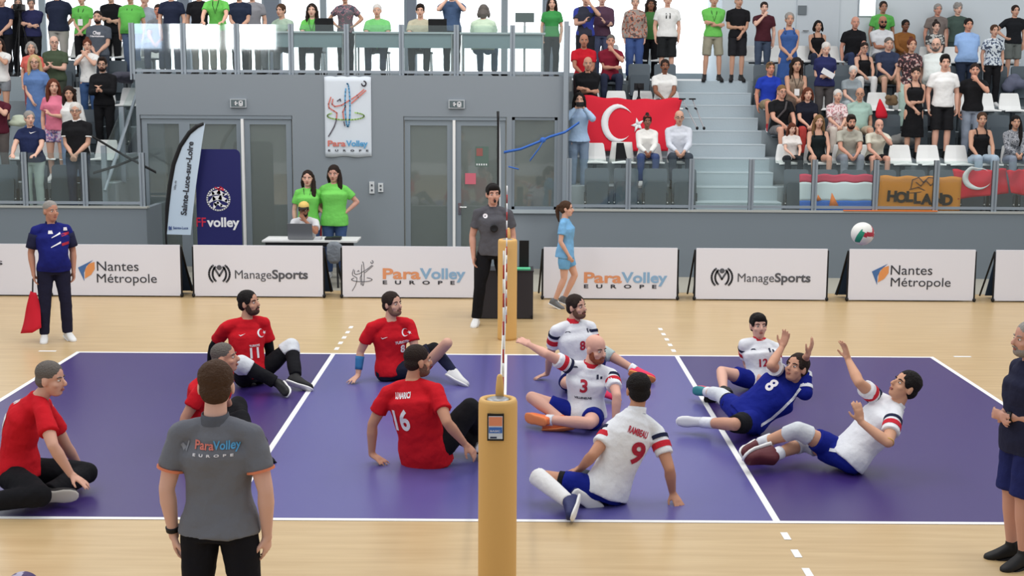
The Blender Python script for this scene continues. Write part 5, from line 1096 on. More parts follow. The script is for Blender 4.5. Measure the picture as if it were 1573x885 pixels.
J = rig(s, z(1306, 698, .14), (1377, 621, .03), (1390, 592, -.02), (-72, 30), -78, dict(l=(1372, 640, -.14), r=(1347, 612, .12)),
        dict(r=dict(mid=(1317, 584), end=(1303, 553, .05), hd=(1295, 523, .02), curl=.2, spread=.4, pn=(-1, -.3, 0)), l=dict(mid=(1358, 676), end=(1322, 648, -.12), hd=(1318, 626, 0), curl=.3)),
        dict(l=dict(mid=(1238, 680), end=z(1182, 702, .12), toe=(1150, 714, 'z', .09), bias=-.3), r=dict(mid=(1224, 660), end=z(1166, 682, .14), toe=(1140, 700, 'z', .10), bias=.3)), bend=.0, hu=(.4, 0, .9), dbg='F6')
r, p = person(J, s, 'player in a white shirt at right leaning back with one arm stretched up', dict(skin=(206, 156, 128), hair=('short', 'black'), top=fr_top(FRW), bottom=dict(kind='shorts', m=FRB, len=.62), shoes=(mat('shoe_maroon', (92, 40, 48), .6), mat('sole_white', (232, 232, 232), .6))), None, VX)
for q in 'lr': kneepad(J, q, PADW, r, s, .068, .25, .3); band(J, q, 'sn', .70, .97, .053, .05, 'sock', FRW, r, s)
band(J, 'l', 'ua', .98, 1.0, .045, .045, 'elbow_tape', cloth((206, 164, 90)), r, s); band(J, 'r', 'th', .10, .10+.02, .1, .1, 'short_trim', FRW, r, s); 0
ray_strip('side_stripe', p['bottom'], FRW, [(1274, 691), (1290, 694), (1306, 698), (1322, 701), (1331, 702)], 5)
# --- officials standing
def stand_person(px, ytop, pyf, yaw, arms, label, top, bottom, hair, s=None, Y=None, vox=.0095, lean=0, hy=0, hp=0, adj=None, shoes=WS, **lk):
    look = dict(lk); Y_ = Y if Y is not None else at(px, pyf, z=.02).y; x = at(px, (ytop+pyf)/2, Y_).x; zt = at(px, ytop, Y_).z; sc = s or zt/1.765
    look.update(top=dict(top) if isinstance(top, dict) else dict(m=cloth(top)), bottom=dict(bottom) if isinstance(bottom, dict) else dict(kind='trousers', m=cloth(bottom)), hair=hair, shoes=shoes); look.setdefault('skin', SKL)
    J = template(x, Y_, 0, sc, 'st', yaw, arms, look, lean, hy, hp)
    if adj: adj(J, sc)
    r, p = person(J, sc, label, look, None, vox); return r, p, J, sc
NV = (32, 38, 84)
r, p, J, s = stand_person(82, 307, 521, 28, 'dd', 'line judge in a navy polo holding a red flag at the left', tshirt(cloth((30, 36, 112)), collar=cloth((30, 34, 70)), sleeve=.75), (34, 34, 54), ('buzz', 'grey'), hy=22, g=1.08, belly=.05, stance=.14, skin=(188, 136, 114))
for q, lb in (('l', 0), ('r', 0)): band(J, q, 'ua', .15, .78, .0755, .077, 'sleeve_panel', cloth((38, 40, 66)), p['top'], s)
for dy, w in ((360, .11), (374, .12)): decal_shape('white_stripe', [[(-1, -.25), (-.1, .12), (-.1, .3), (-1, -.18)]], p['top'], PW, 92, dy, J, s, w*1.1); decal_shape('red_stripe', [[(-.1, -.14), (.8, .02), (.8, .3), (-.1, .12)]], p['top'], PRD, 93, dy, J, s, w)
decal_shape('chest_badge', [[(-.8, -.5), (-.6, .6), (.6, .6), (.8, -.5)]], p['top'], PW, 75, 356, J, s, .035); decal_shape('chest_badge', [[(-.8, -.7), (-.6, .6), (.6, .6), (.8, -.7)]], p['top'], PW, 99, 351, J, s, .03); 
w_ = J['r']['wr']; hd = w_+V((.0, -.03, -.11))
t = thing('line_flag', 'red signal flag hanging from the line judge right hand', 'flag', hd)
b = MB(); b.tube([hd+V((.0, 0, .05)), hd+V((-.015, -.0, -.16))], .010, 8); b.build('stick', mat('flag_stick', (50, 50, 54), .5), t)
b = MB(); b.loft([[hd+V((-.03-.15*v, -.03*math.sin(v*6), -.10-.52*v)), hd+V((.0-.02*v, -.03+.02*math.sin(v*5), -.11-.49*v)), hd+V((.03+.05*v*(2-v), .02*math.sin(v*5), -.12-.42*v))] for v in [i/10 for i in range(11)]], caps=False, closed=False); o = b.build('flag_cloth', RED, t); q_ = o.modifiers.new('s', 'SOLIDIFY'); q_.thickness = .008; BAKE.append((o, RED))
# near referee, back to the camera
sref = 1.0; Yn = None
for yy in np.linspace(-7.5, -3.5, 161):
    if Yn is None and at(332, 550, yy).z <= 1.775: Yn = yy
def adjn(J, s): pass
POLO = cloth((112, 114, 122))
r, p, J, s = stand_person(334, 550, 885, 178, 'dd', 'referee in grey polo seen from behind in the left foreground', tshirt(POLO, collar=cloth((88, 90, 98)), flare=.038, lo=-.07, bands=((.60, .645, mat('orange_trim', (222, 130, 96), .7)),), disp=.03), (26, 26, 32), ('short', 'brown'), s=1.0, Y=Yn, vox=.0075, skin=(222, 176, 158), stance=.15, hy=8)
band(J, 'l', 'fa', .86, .96, .036, .035, 'watch', BLACK, r, s)
decal('lettering', 'Para', p['top'], mat('salmon_ink', (214, 122, 110), .7), 322, 674, J, s, .058, back=True, bold=.02, fitw=.098); decal('lettering', 'Volley', p['top'], mat('sky_ink', (88, 160, 208), .7), 356, 674, J, s, .058, back=True, bold=.02, fitw=.128); decal('lettering', 'E  U  R  O  P  E', p['top'], PW, 336, 688, J, s, .016, back=True, fitw=.2); decal_shape('player_emblem', [[(-.5, -.8), (-1, .2), (-.6, .5), (0, -.2)], [(-.2, -.6), (.3, .9), (.5, .8), (.1, -.8)]], p['top'], mat('pale_grey_ink', (140, 142, 150), .7), 293, 678, J, s, .03, back=True)
# far referee
r, p, J, s = stand_person(757, 281, 498, 4, 'dd', 'referee in a dark grey polo standing behind the far net post', tshirt(cloth((86, 86, 92)), collar=cloth((74, 74, 80))), (24, 24, 28), ('fringe', 'black'), hy=8, stance=.20, skin=(206, 156, 136))
decal_shape('chest_badge', [arc(0, 0, 1, 1, 90, -270, 20)[::1]], p['top'], PW, 745, 331, J, s, .03)
o_ = at(759, 351, J['chest'].y-.17); b = MB(); b.loft([[o_+V((q*math.cos(a), h_, q*math.sin(a))) for a in [2*math.pi*i/20 for i in range(20)]] for q, h_ in ((.05, .03), (.052, 0), (.038, -.004), (.03, .0))]); b.build('round_timer', BLACK, r, smooth=True)
c_, l_, f_, u_ = J['_h']; b = MB(); b.tube([c_+f_*.095-u_*.065, c_+f_*.14-u_*.075], .010, 8); b.ell(c_+f_*.12-u_*.085, (.015, .015, .018)); b.build('whistle', BLACK, r)
# girl walking
def adjg(J, s):
    f = V((1, 0, 0))
    J['l']['kn'] += V((.12, 0, .03))*s; J['l']['an'] += V((-.02, 0, .03))*s; J['l']['toe'] += V((-.01, 0, .01))*s; J['r']['kn'] += V((-.02, 0, 0)); J['r']['an'] += V((-.14, 0, .02))*s; J['r']['toe'] += V((-.14, 0, .0))*s
    J['r']['wr'] += V((.08, 0, .02))*s; J['l']['wr'] += V((-.05, 0, 0))
r, p, J, s = stand_person(868, 308, 470, 78, 'dd', 'girl in light blue shirt and shorts walking past the boards', tshirt(cloth((120, 174, 218)), infl=.022, flare=.035, lo=-.12), sho((112, 168, 210), .62), ('pony', 'brown'), adj=adjg, fem=True, shoes=GS, skin=(216, 168, 146))
# volunteers and man at the laptop
GRN = (118, 204, 96)
r, p, J, s = stand_person(474, 261, 440, 8, 'bd', 'long haired woman in bright green, left of the pair behind the table', tee(GRN, infl=.022, flare=.03, lo=-.12), (66, 84, 122), ('side', 'dark'), Y=9.05, fem=True, hy=-6, skin=(216, 170, 152))
b = MB(); nk = J['neck']; b.tube([nk+V((-.06, -.06, .0)), nk+V((-.03, -.15, -.16)), nk+V((.0, -.165, -.27)), nk+V((.035, -.15, -.16)), nk+V((.06, -.06, 0))], .006, 6); b.build('lanyard', BLACK, r)
r, p, J, s = stand_person(514, 253, 440, 0, 'hh', 'woman in bright green, hands on hips, right of the pair behind the table', tee(GRN, infl=.024, flare=.03, lo=-.12), (66, 88, 130), ('side', 'dark'), Y=9.1, fem=True, g=1.15, hy=-4, hp=-8, skin=(206, 156, 140))
YEA = 8.85
rr_, p, J, s = spec(470, 308, 0, 'si', 'mt', 'man in a white shirt and yellow cap seated behind the laptop', tee((216, 216, 220)), sho((60, 60, 66)), ('short', 'dark'), Y=YEA, zf=0, skin=(164, 112, 88), lean=.25, hp=-10, cap=((222, 190, 110), (40, 34, 30)), glasses='x', beard='dark', seat=.46, vox=.0105, smin=.9)
t = J['r']
# coach
def adjc(J, s): pass
r, p, J, s = stand_person(1573, 491, 862, -84, 'oo', 'man in navy polo and shorts standing at the right edge of the frame', tshirt(cloth((36, 38, 60)), collar=cloth((40, 42, 62)), lo=-.12), sho((34, 40, 92), .92, cuff=1.1), ('buzz', 'grey'), vox=.0085, g=1.1, hy=0, shoes=BS, skin=(200, 150, 132), stance=.09, beard=(150, 140, 134))
band(J, 'l', 'fa', .78, .92, .037, .035, 'watch', BLACK, r, s)
# ================================================================ SPECTATORS
def sp(*a, sit=None, **k):
    r, p, J, s = spec(*a, **k)
    if a[3] == 'si': SAT.append((J['pelvis'].x, a[2]))
    return r, p, J, s
def lany(J, s, r, badge=True):
    nk, c = J['neck'], J['chest']; f = J['_h'][2]; f = V((f.x, f.y, 0)).normalized(); l = l_fix(f, Z3); b = MB(); y = f*.145*s
    b.tube([nk+l*.06*s+f*.03, nk+l*.05*s+y*.9-Z3*.1*s, c+y-Z3*.10*s, nk-l*.05*s+y*.9-Z3*.1*s, nk-l*.06*s+f*.03], .006, 6); o = b.build('lanyard', BLACK, r)
    if badge: b = MB(); b.box(c+y*1.08-Z3*.17*s, (.09, .012, .12)); b.build('badge', WHITE, o)
def chest_text(body, p, J, s, m, size, dz=0.0, fitw=None):
    c = V(J['chest'])+Z3*dz; u = topx(c); decal('lettering', body, p['top'], m, u[0], u[1], J, s, size, fitw=fitw)
SW = (226, 226, 224); BK = (28, 28, 31); GRT = (104, 188, 88); NVY = (36, 44, 78); JEAN = (84, 104, 140); DJ = (46, 52, 72); MAR = (98, 36, 48); GREYT = (150, 152, 152); DARK = (110, 76, 58)
FLOW = print_mat('floral_pink', (222, 206, 206), ((196, 120, 130), (150, 140, 140)), 26, .52); FLOB = print_mat('floral_dark', (48, 32, 38), ((150, 96, 96), (190, 170, 165)), 22, .55); FLOG = print_mat('floral_grey', (206, 214, 220), ((96, 112, 140), (60, 66, 80)), 26, .52); PATK = print_mat('knit_pattern', (150, 142, 136), ((196, 128, 104), (92, 76, 74)), 18, .5); CHK = print_mat('check_print', (58, 58, 60), ((190, 190, 186),), 24, .5); FLOP = print_mat('floral_shorts', (206, 196, 214), ((206, 120, 160), (110, 120, 170)), 26, .48); GRP = print_mat('grey_print', (128, 132, 140), ((176, 178, 184), (86, 90, 98)), 22, .5)
tr = lambda c, **k: dict(kind='trousers', m=cloth(c), **k)
# ---- left stand, front to back
def lean(J, s):
    pass
r, p, J, s = sp(47, 168, 0, 'st', 'rr', 'grey haired man in a navy polo and pale trousers leaning on the left railing', tee(NVY, collar=cloth((30, 36, 66))), tr((176, 190, 186)), ('short', 'grey'), hy=35, dy=-.12, zf=.97, shoes=WS, g=1.15, belly=.05, lean=.1)
decal_shape('chest_mark', SWOOSH, p['top'], PW, 53, 203, J, s, .05)
r, p, J, s = sp(116, 155, 0, 'st', 'cc', 'white haired man in glasses and black tee with clasped hands', tee(BK, collar=WHITE, bands=((.58, .64, WHITE),)), tr(DJ), ('short', 'white'), glasses='x', dy=-.1, shoes=WS, hy=10)
sp(106, 131, 1, 'st', 'dd', 'dark curly haired woman in white behind the white haired man', tee(SW, kind='long'), tr((126, 146, 176)), ('longcurly', 'dark'), fem=True, dy=-.05, hy=15)
sp(82, 119, 1, 'st', 'kd', 'girl in a pink top and floral shorts standing on the left stand', tee((218, 122, 146), kind='tee'), dict(kind='shorts', m=FLOP, len=.55), ('long', 'auburn'), fem=True, dy=.0, hy=30, smin=.7, shoes=WS)
sp(53, 82, 2, 'st', 'dc', 'blonde woman in glasses and a long blue denim dress', dict(m=cloth((96, 126, 176)), kind='tee', collar=cloth((88, 118, 168))), dict(kind='skirt', m=cloth((92, 122, 172)), len=.75, wide=1.1), ('long', 'blonde'), fem=True, glasses='x', hy=15, dress=True, dy=-.2)
sp(48, 66, 3, 'st', 'dd', 'grey haired woman in a coral top behind the blonde woman', tee((214, 106, 96)), tr((150, 80, 84)), ('bob', 'grey'), fem=True, hy=20, smin=.86, dy=-.2)
sp(83, 53, 3, 'st', 'kk', 'grey haired man in glasses and olive green polo clapping', tee((72, 84, 66), collar=cloth((64, 74, 58))), tr((66, 72, 62)), ('recede', 'salt'), glasses='x', hy=25, g=1.1, dy=-.1)
sp(134, 58, 3, 'st', 'mm', 'red haired woman in a white tee covering her mouth', tee(SW), tr((62, 88, 130)), ('bun', 'auburn'), fem=True, hy=15, dy=-.1)
sp(157, 86, 2, 'st', 'kk', 'bearded man in a black sweater clapping at the end of the left stand', tee(BK, kind='long', collar=mat('shirt_collar', (170, 160, 158), .8)), tr(BK), ('quiff', 'dark'), beard='dark', glasses='x', hy=10, dy=-.2)
r, p, J, s = sp(150, 14, 4, 'st', 'cc', 'tall man in a slate grey tee with white lettering', tee((86, 92, 102)), tr((62, 66, 76)), ('buzz', 'dark'), beard='dark', hy=6, dy=-.1); chest_text('Chas', p, J, s, PW, .09, .02, .14); chest_text('Nantaises', p, J, s, PW, .05, -.04, .26)
r, p, J, s = sp(125, -14, 5, 'st', 'cc', 'volunteer in a green tee holding a card near the left column', tee(GRT, flare=.03), tr(BK), ('short', 'dark'), fem=True, dy=-.2, smin=.9); lany(J, s, r)
r, p, J, s = sp(200, -16, 5, 'st', 'dd', 'heavy volunteer in a green tee with white badge and jeans', tee(GRT, flare=.035), tr((88, 104, 132)), ('short', 'brown'), g=1.2, belly=.06, dy=-.3); lany(J, s, r)
sp(87, -24, 5, 'st', 'bb', 'man in a dark navy polo and light grey trousers', tee((40, 46, 66), collar=cloth((34, 38, 56))), tr((170, 166, 160)), ('short', 'dark'), g=1.1, dy=.1)
sp(48, -2, 5, 'st', 'xx', 'person in a navy polo and pink scarf with bowed head', tee((46, 48, 84)), tr(BK), ('short', 'salt'), hp=-25, hy=20, dy=.0, smin=.86)
sp(28, -4, 5, 'st', 'dp', 'person in black raising a phone near the left edge', tee(BK), tr(BK), ('short', 'salt'), hy=20, dy=.2, smin=.86)
sp(2, -12, 5, 'st', 'cd', 'man in a dark navy polo at the upper left edge', tee((34, 40, 66)), tr(BK), ('short', 'dark'), dy=-.1)
sp(-2, 56, 3, 'st', 'mm', 'woman in a white tee and denim shorts at the left edge', tee(SW), sho((130, 134, 140), .5), ('long', 'dark'), fem=True, hy=20, dy=-.3)
sp(-6, 130, 1, 'st', 'md', 'person in a maroon top cut off by the left edge', tee((84, 32, 46)), tr((92, 86, 84)), ('short', 'auburn'), hy=30, dy=-.1)
sp(170, -18, 5, 'st', 'xx', 'man in black with folded arms behind the tall man in grey', tee((26, 26, 30)), tr(BK), ('short', 'dark'), dy=.5)
sp(222, -12, 5, 'st', 'dm', 'person in a pale shirt with a hand at the face by the balcony corner', tee((170, 178, 190)), tr(GREYT), ('short', 'grey'), dy=1.3)
# ---- balcony
YBa = 11.0
def bal(px, yt, Y, pose, arms, label, top, bottom, hair, **k): return spec(px, yt, 9, pose, arms, label, top, bottom, hair, Y=Y, zf=ZF, **k)
bal(245, 17, 12.0, 'si', 'll', 'dark haired man seated behind the left end of the balcony glass', tee((120, 124, 130)), tr(DJ), ('crop', 'dark'), skin=(196, 130, 106), smin=.9)
bal(262, -22, 11.6, 'st', 'dd', 'man in a navy polo standing behind the seated balcony man', tee((36, 42, 62)), tr(DJ), ('short', 'dark'))
bal(305, -22, 12.4, 'st', 'dd', 'man in black beside the balcony column', tee((28, 28, 32)), tr((150, 146, 140)), ('short', 'dark'))
r, p, J, s = bal(333, -14, 10.75, 'st', 'rr', 'volunteer in a green tee leaning on the balcony rail', tee(GRT), tr((150, 146, 138)), ('short', 'dark'), lean=.2); lany(J, s, r, False)
bal(367, -20, 11.4, 'st', 'cc', 'man in a navy tee with white chest mark on the balcony', tee((38, 46, 66)), tr(BK), ('short', 'dark'))
bal(387, -20, 12.2, 'st', 'dd', 'person in a grey shirt half hidden behind the man in navy', tee((140, 140, 146)), tr((120, 116, 112)), ('short', 'grey'))
bal(435, 21, 11.7, 'si', 'tt', 'brown haired person in pale green seated left on the balcony', tee((168, 188, 170)), tr((120, 122, 126)), ('short', 'brown'), smin=.9, yaw=-25)
r, p, J, s = bal(480, 13, 11.55, 'si', 'tt', 'long haired woman in green seated at the balcony table', tee(GRT), tr(BK), ('long', 'dark'), fem=True, smin=.9); lany(J, s, r, False)
bal(530, -16, 11.9, 'st', 'hh', 'woman in a patterned blouse with hands on hips on the balcony', dict(m=print_mat('speckled_blouse', (100, 96, 102), ((160, 112, 122), (70, 74, 86)), 16, .5)), tr(BK), ('short', 'brown'), fem=True)
bal(580, 15, 11.55, 'si', 'tt', 'white haired man in green seated at the middle balcony table', tee((120, 196, 120)), tr((54, 60, 76)), ('crop', 'white'), smin=.9, g=1.1)
bal(646, 12, 11.55, 'si', 'tt', 'dark haired man in beige seated on the balcony', tee((186, 180, 158)), tr(BK), ('quiff', 'dark'), smin=.9)
bal(694, -22, 11.7, 'st', 'pp', 'person in slate blue with both arms raised on the balcony', tee((72, 92, 124)), tr(BK), ('short', 'dark'))
bal(742, 18, 11.4, 'si', 'tt', 'seated person seen from behind in pale green and blue on the balcony', tee((196, 214, 190), flare=.05), tr((66, 96, 128)), ('bob', 'salt'), yaw=170, smin=.9, g=1.1)
bal(848, 2, 12.2, 'st', 'dd', 'long haired woman in a green top at the right end of the balcony', tee((62, 142, 76)), tr(BK), ('long', 'dark'), fem=True, smin=.8)
# ---- right stand, left of the stair
sp(900, -14, 5, 'st', 'pk', 'man in a blue and navy jersey with raised arms near the corner post', dict(m=print_mat('blue_jersey', (44, 58, 150), ((42, 44, 60),), 4, .5)), sho((40, 40, 46)), ('short', 'dark'), dy=-.1)
sp(925, -14, 5, 'st', 'kx', 'person in a plum sweater and jeans behind the seated man', tee((92, 66, 84), kind='long'), tr((84, 92, 120)), ('short', 'salt'), dy=.3)
sp(897, 52, 4, 'si', 'cl', 'man in a bright red tee seated beside the corner post', tee((204, 36, 50)), tr((50, 40, 44)), ('recede', 'dark'), skin=(184, 126, 102))
sp(938, 53, 4, 'si', 'mx', 'man in a maroon polo resting his chin on a hand', tee((128, 34, 52), collar=cloth((110, 30, 46))), tr(DJ), ('crop', 'salt'), skin=(206, 152, 130))
sp(903, 87, 3, 'si', 'xx', 'man in a black polo seated with folded arms', tee(BK, collar=cloth((24, 24, 27))), tr((30, 30, 36)), ('ring', 'salt'), skin=(198, 146, 122), g=1.15)
r, p, J, s = sp(1021, 91, 3, 'si', 'll', 'man with a moustache in a white polo behind the red flag', tee(SW, collar=WHITE), tr((60, 60, 66)), ('short', 'dark'), skin=(140, 92, 70), g=1.12)
c_, l_, f_, u_ = J['_h']; b = MB(); b.tube([c_+f_*.09+l_*.03-u_*.052, c_+f_*.104-u_*.045, c_+f_*.09-l_*.03-u_*.052], [.005, .009, .005], 6); b.build('moustache', mat('hair', HAIRC['black'], .8), r)
sp(976, -8, 5, 'st', 'dd', 'woman in a patterned knit sweater and blue jeans', dict(m=PATK, kind='long', flare=.04), tr((66, 88, 140), w=1.15), ('short', 'grey'), fem=True, g=1.15, dy=-.2)
sp(1000, -4, 5, 'st', 'dd', 'person in a green top behind the woman in a knit sweater', tee((72, 120, 66)), tr(BK), ('longcurly', 'dark'), dy=.4, skin=(130, 88, 66))
r, p, J, s = sp(1026, -12, 5, 'st', 'dd', 'man in a white tee numbered 11 and black shorts', tee(SW, flare=.03), sho((34, 36, 38), 1.05, cuff=1.15), ('short', 'brown'), g=1.15, dy=-.3, shoes=WS); chest_text('11', p, J, s, mat('black_ink', (28, 28, 30), .7), .14, .0)
r, p, J, s = sp(890, 140, 1, 'st', 'pp', 'dark haired woman in a light blue shirt taking a picture', tee((170, 196, 226), kind='long', flare=.05), tr((126, 144, 166)), ('long', 'black'), fem=True, zf=ZR(1)-.1, dy=.0, shoes=WS)
w_ = (J['l']['wr']+J['r']['wr'])/2+V((0, -.08, .06)); b = MB(); b.box(w_, (.13, .05, .08)); b.tube([w_+V((0, -.02, 0)), w_+V((0, -.08, 0))], .035, 12); tag(b.build('camera', BLACK, loc=w_), 'black camera held up by the woman in light blue', 'camera')
sp(994, 176, 1, 'si', 'll', 'woman in a white blouse and jeans seated below the red flag', tee((232, 230, 226), kind='long', infl=.022, bands=()), tr((66, 80, 122)), ('bun', 'dark'), fem=True, skin=(138, 92, 74), shoes=WS, headglasses=(150, 40, 40))
sp(1043, 169, 1, 'si', 'll', 'bald man in a pale dress shirt seated beside the stair', tee((208, 212, 222), kind='long', collar=cloth((206, 210, 220))), tr((62, 68, 78)), ('ring', 'salt'), glasses='x')
# ---- top of the stair
r, p, J, s = sp(1097, -12, 5, 'st', 'xx', 'volunteer in a green tee and khaki shorts at the top of the stair', tee((110, 192, 92)), sho((150, 146, 128), .95), ('short', 'dark'), dy=-.25, stance=.15); lany(J, s, r, False)
sp(1135, -10, 5, 'st', 'co', 'man in a black polo and black shorts at the top of the stair', tee(BK, collar=cloth((24, 24, 27))), sho((38, 38, 42), .95), ('crop', 'salt'), dy=-.25, hy=10)
sp(1174, 1, 5, 'st', 'dm', 'man in a maroon tee and jeans shading his eyes', tee((74, 36, 44)), tr((70, 82, 102)), ('short', 'dark'), dy=-.3, hy=-6)
sp(1213, 17, 4, 'st', 'cc', 'grey haired woman in a long blue sleeveless dress', dict(m=cloth((62, 92, 150)), kind='tank', hi=.9), dict(kind='skirt', m=cloth((58, 88, 146)), len=.7, wide=.8), ('short', 'grey'), fem=True, dress=True, dy=.0)
# ---- right stand, back rows
sp(1256, 36, 5, 'si', 'cc', 'woman with a dark bob and black camisole in the top row', dict(m=cloth(BK), kind='tank', hi=.8), tr(DJ), ('bob', 'black'), fem=True, dy=.25)
sp(1313, 25, 5, 'si', 'ld', 'bald man in a black polo seated in the top row', tee(BK, collar=cloth((24, 24, 27))), tr((52, 62, 92)), ('ring', 'grey'), skin=(206, 150, 130), dy=.25, g=1.1)
sp(1357, 0, 5, 'st', 'dd', 'volunteer in a green tee beside the pale door', tee((92, 170, 84)), tr(BK), ('short', 'dark'), dy=.85, skin=(170, 122, 100), smin=.7)
sp(1355, 24, 5, 'si', 'lx', 'bald bearded man in sunglasses and a white tee', tee((212, 214, 218)), tr((120, 120, 124)), None, beard='black', glasses='sun', skin=(176, 122, 98), dy=.25)
sp(1390, 30, 5, 'si', 'll', 'dark skinned man in a mustard brown top in the top row', tee((134, 88, 48), kind='long'), tr((70, 52, 40)), ('short', 'black'), skin=(120, 78, 60), dy=.25)
sp(1441, 4, 5, 'st', 'dd', 'grey haired man in a taupe tee standing at the back wall', tee((122, 112, 108)), tr((96, 92, 90)), ('short', 'grey'), skin=(204, 148, 128), dy=.8, smin=.75)
sp(1472, 3, 5, 'st', 'dd', 'curly grey haired person in a dark green tee at the back wall', tee((72, 88, 82)), tr((60, 72, 72)), ('curly', 'grey'), dy=.8, smin=.75)
sp(1437, 33, 5, 'si', 'cc', 'woman with a hair bun and checked shirt in the top row', dict(m=CHK), tr(BK), ('bun', 'dark'), fem=True, dy=.25)
sp(1560, 6, 5, 'st', 'dh', 'man in a black tee with hand on hip at the upper right', tee((30, 32, 36)), sho((104, 110, 108), .9), ('short', 'dark'), dy=-.1, smin=.8)
sp(1488, 26, 4, 'st', 'oo', 'stout man in a light blue tee and navy trousers', tee((146, 178, 224), flare=.03), tr((40, 48, 66)), ('short', 'black'), g=1.22, belly=.05, skin=(204, 146, 122))
sp(1528, 36, 4, 'st', 'dd', 'woman in a grey floral blouse and black trousers', dict(m=FLOG, flare=.04), tr(BK), ('short', 'brown'), fem=True, g=1.1, shoes=WS)
sp(1327, 66, 4, 'si', 'tl', 'woman in a black camisole and white trousers', dict(m=cloth(BK), kind='tank', hi=.8), tr((222, 222, 222)), ('lowbun', 'dark'), fem=True, glasses='x')
sp(1364, 57, 4, 'si', 'll', 'man in a navy tee and brown shorts seated in the fifth row', tee((52, 60, 84)), sho((128, 114, 96), .85), ('crop', 'salt'), feet=-.02)
r, p, J, s = sp(1269, 63, 3, 'st', 'oo', 'white haired woman in a navy tee standing with papers in hand', tee((42, 46, 88), flare=.03), tr((80, 76, 76)), ('short', 'white'), fem=True, g=1.15, hp=-20)
w_ = (J['l']['wr']+J['r']['wr'])/2+V((0, -.1, .05)); b = MB(); b.box(w_, (.24, .02, .10), Matrix.Rotation(.5, 3, 'Y')); tag(b.build('programme', mat('paper_white', (220, 222, 226), .6), loc=w_), 'white programme held by the white haired woman in navy', 'paper')
sp(1401, 57, 3, 'st', 'cd', 'woman in a dark floral blouse and pale mint trousers', dict(m=FLOB), tr((176, 200, 190), w=1.2), ('bun', 'auburn'), fem=True, hp=4)
sp(1439, 56, 3, 'st', 'dd', 'stout man in glasses and a white tee beside the floral blouse', tee((216, 222, 220), flare=.02), tr((58, 60, 66)), ('recede', 'dark'), g=1.25, belly=.09, glasses='x', yaw=-25, beard='salt')
r, p, J, s = sp(1223, 89, 3, 'si', 'll', 'dark haired woman in a taupe top with a camera strap', dict(m=cloth((150, 132, 116)), kind='tank', hi=.85), tr((96, 80, 72)), ('longcurly', 'dark'), fem=True); lany(J, s, r)
sp(1182, 95, 3, 'si', 'ld', 'man in a royal blue tee with sunglasses on his head', tee((38, 62, 170)), sho((150, 136, 110), .9), ('short', 'light'), skin=(206, 142, 118), headglasses=(60, 40, 44), shoes=RS, yaw=8)
sp(1307, 101, 3, 'si', 'll', 'white haired woman in a grey tee leaning forward', tee((146, 156, 162)), tr((170, 180, 184)), ('short', 'white'), fem=True, lean=.2, hp=-14, hy=-8)
# ---- right stand, third and second rows
r, p, J, s = sp(1199, 130, 2, 'si', 'tl', 'sandy haired man in a black tee with a strap and grey shorts', tee(BK), sho((112, 110, 112), .8), ('crop', 'light'), glasses='x', yaw=12, shoes=None, skin=(212, 160, 138))
ls_ = (J['l']['sh']-J['r']['sh']).normalized(); f_ = -ls_.cross(Z3)*-1; f_ = V((ls_.y, -ls_.x, 0)); b = MB(); b.tube([J['neck']+ls_*.09+f_*.06-Z3*.02, J['chest']+f_*.155+ls_*.03, J['waist']-ls_*.13+f_*.12], .02, 6); b.build('bag_strap', mat('strap_grey', (74, 70, 72), .8), r)
sp(1240, 134, 2, 'si', 'll', 'auburn haired woman in a navy black tee and red trousers', tee((30, 32, 44)), tr((176, 66, 62)), ('bob', 'auburn'), fem=True)
sp(1286, 137, 2, 'si', 'll', 'white haired woman in a pink floral blouse', dict(m=FLOW, kind='tee', sleeve=.85), tr((206, 196, 186)), ('short', 'white'), fem=True)
sp(1320, 134, 2, 'si', 'dd', 'bald man in glasses and a mint polo', tee((160, 188, 178), collar=cloth((150, 178, 168))), sho((176, 160, 140), .85), ('ring', 'salt'), glasses='x', hy=-15, belly=.05, g=1.1)
sp(1407, 101, 2, 'st', 'oc', 'woman in a black crop top and long black skirt', dict(m=cloth(BK), kind='tank', hi=.8, lo=.3), dict(kind='skirt', m=cloth((24, 24, 27)), len=.66, wide=.75), ('lowbun', 'dark'), fem=True, hy=-10, dy=-.3)
sp(1452, 82, 2, 'st', 'dd', 'young man in a white tee and black shorts', tee((230, 230, 230)), sho((30, 30, 33), 1.0), ('quiff', 'black'), hy=-8, dy=-.3, shoes=BS, skin=(216, 168, 148))
sp(1498, 95, 2, 'st', 'md', 'man in a black tee touching his chin beside the white seats', tee(BK), tr((140, 150, 166)), ('crop', 'dark'), yaw=-12, dy=-.2, skin=(206, 152, 130))
sp(1216, 189, 1, 'si', 'tl', 'auburn haired girl in a white top beside the stair', tee((222, 216, 212)), tr((40, 42, 46)), ('long', 'auburn'), fem=True, smin=.72, hp=-14, hy=12)
sp(1257, 176, 1, 'si', 'tt', 'long haired woman in a dark camisole and shorts in the second row', dict(m=cloth((30, 38, 40)), kind='tank', hi=.8), sho((30, 32, 34), .4), ('long', 'light'), fem=True, shoes=WS)
sp(1303, 176, 1, 'si', 'll', 'bearded man in a stone grey tee and grey jeans', tee((178, 176, 164)), tr((134, 140, 150)), ('quiff', 'dark'), beard='dark', lean=.25, hp=-10, skin=(204, 150, 128))
sp(1346, 182, 1, 'si', 'ml', 'bald man in a cream tee covering his mouth with a fist', tee((218, 216, 200)), sho((36, 34, 38), .75), ('ring', 'dark'), lean=.25, hp=-8, skin=(212, 160, 140))
sp(1507, 172, 1, 'si', 'tt', 'woman in a black strappy top and light jeans in the second row', dict(m=cloth(BK), kind='tank', hi=.8), tr((166, 184, 200)), ('pony', 'brown'), fem=True, hy=-8)
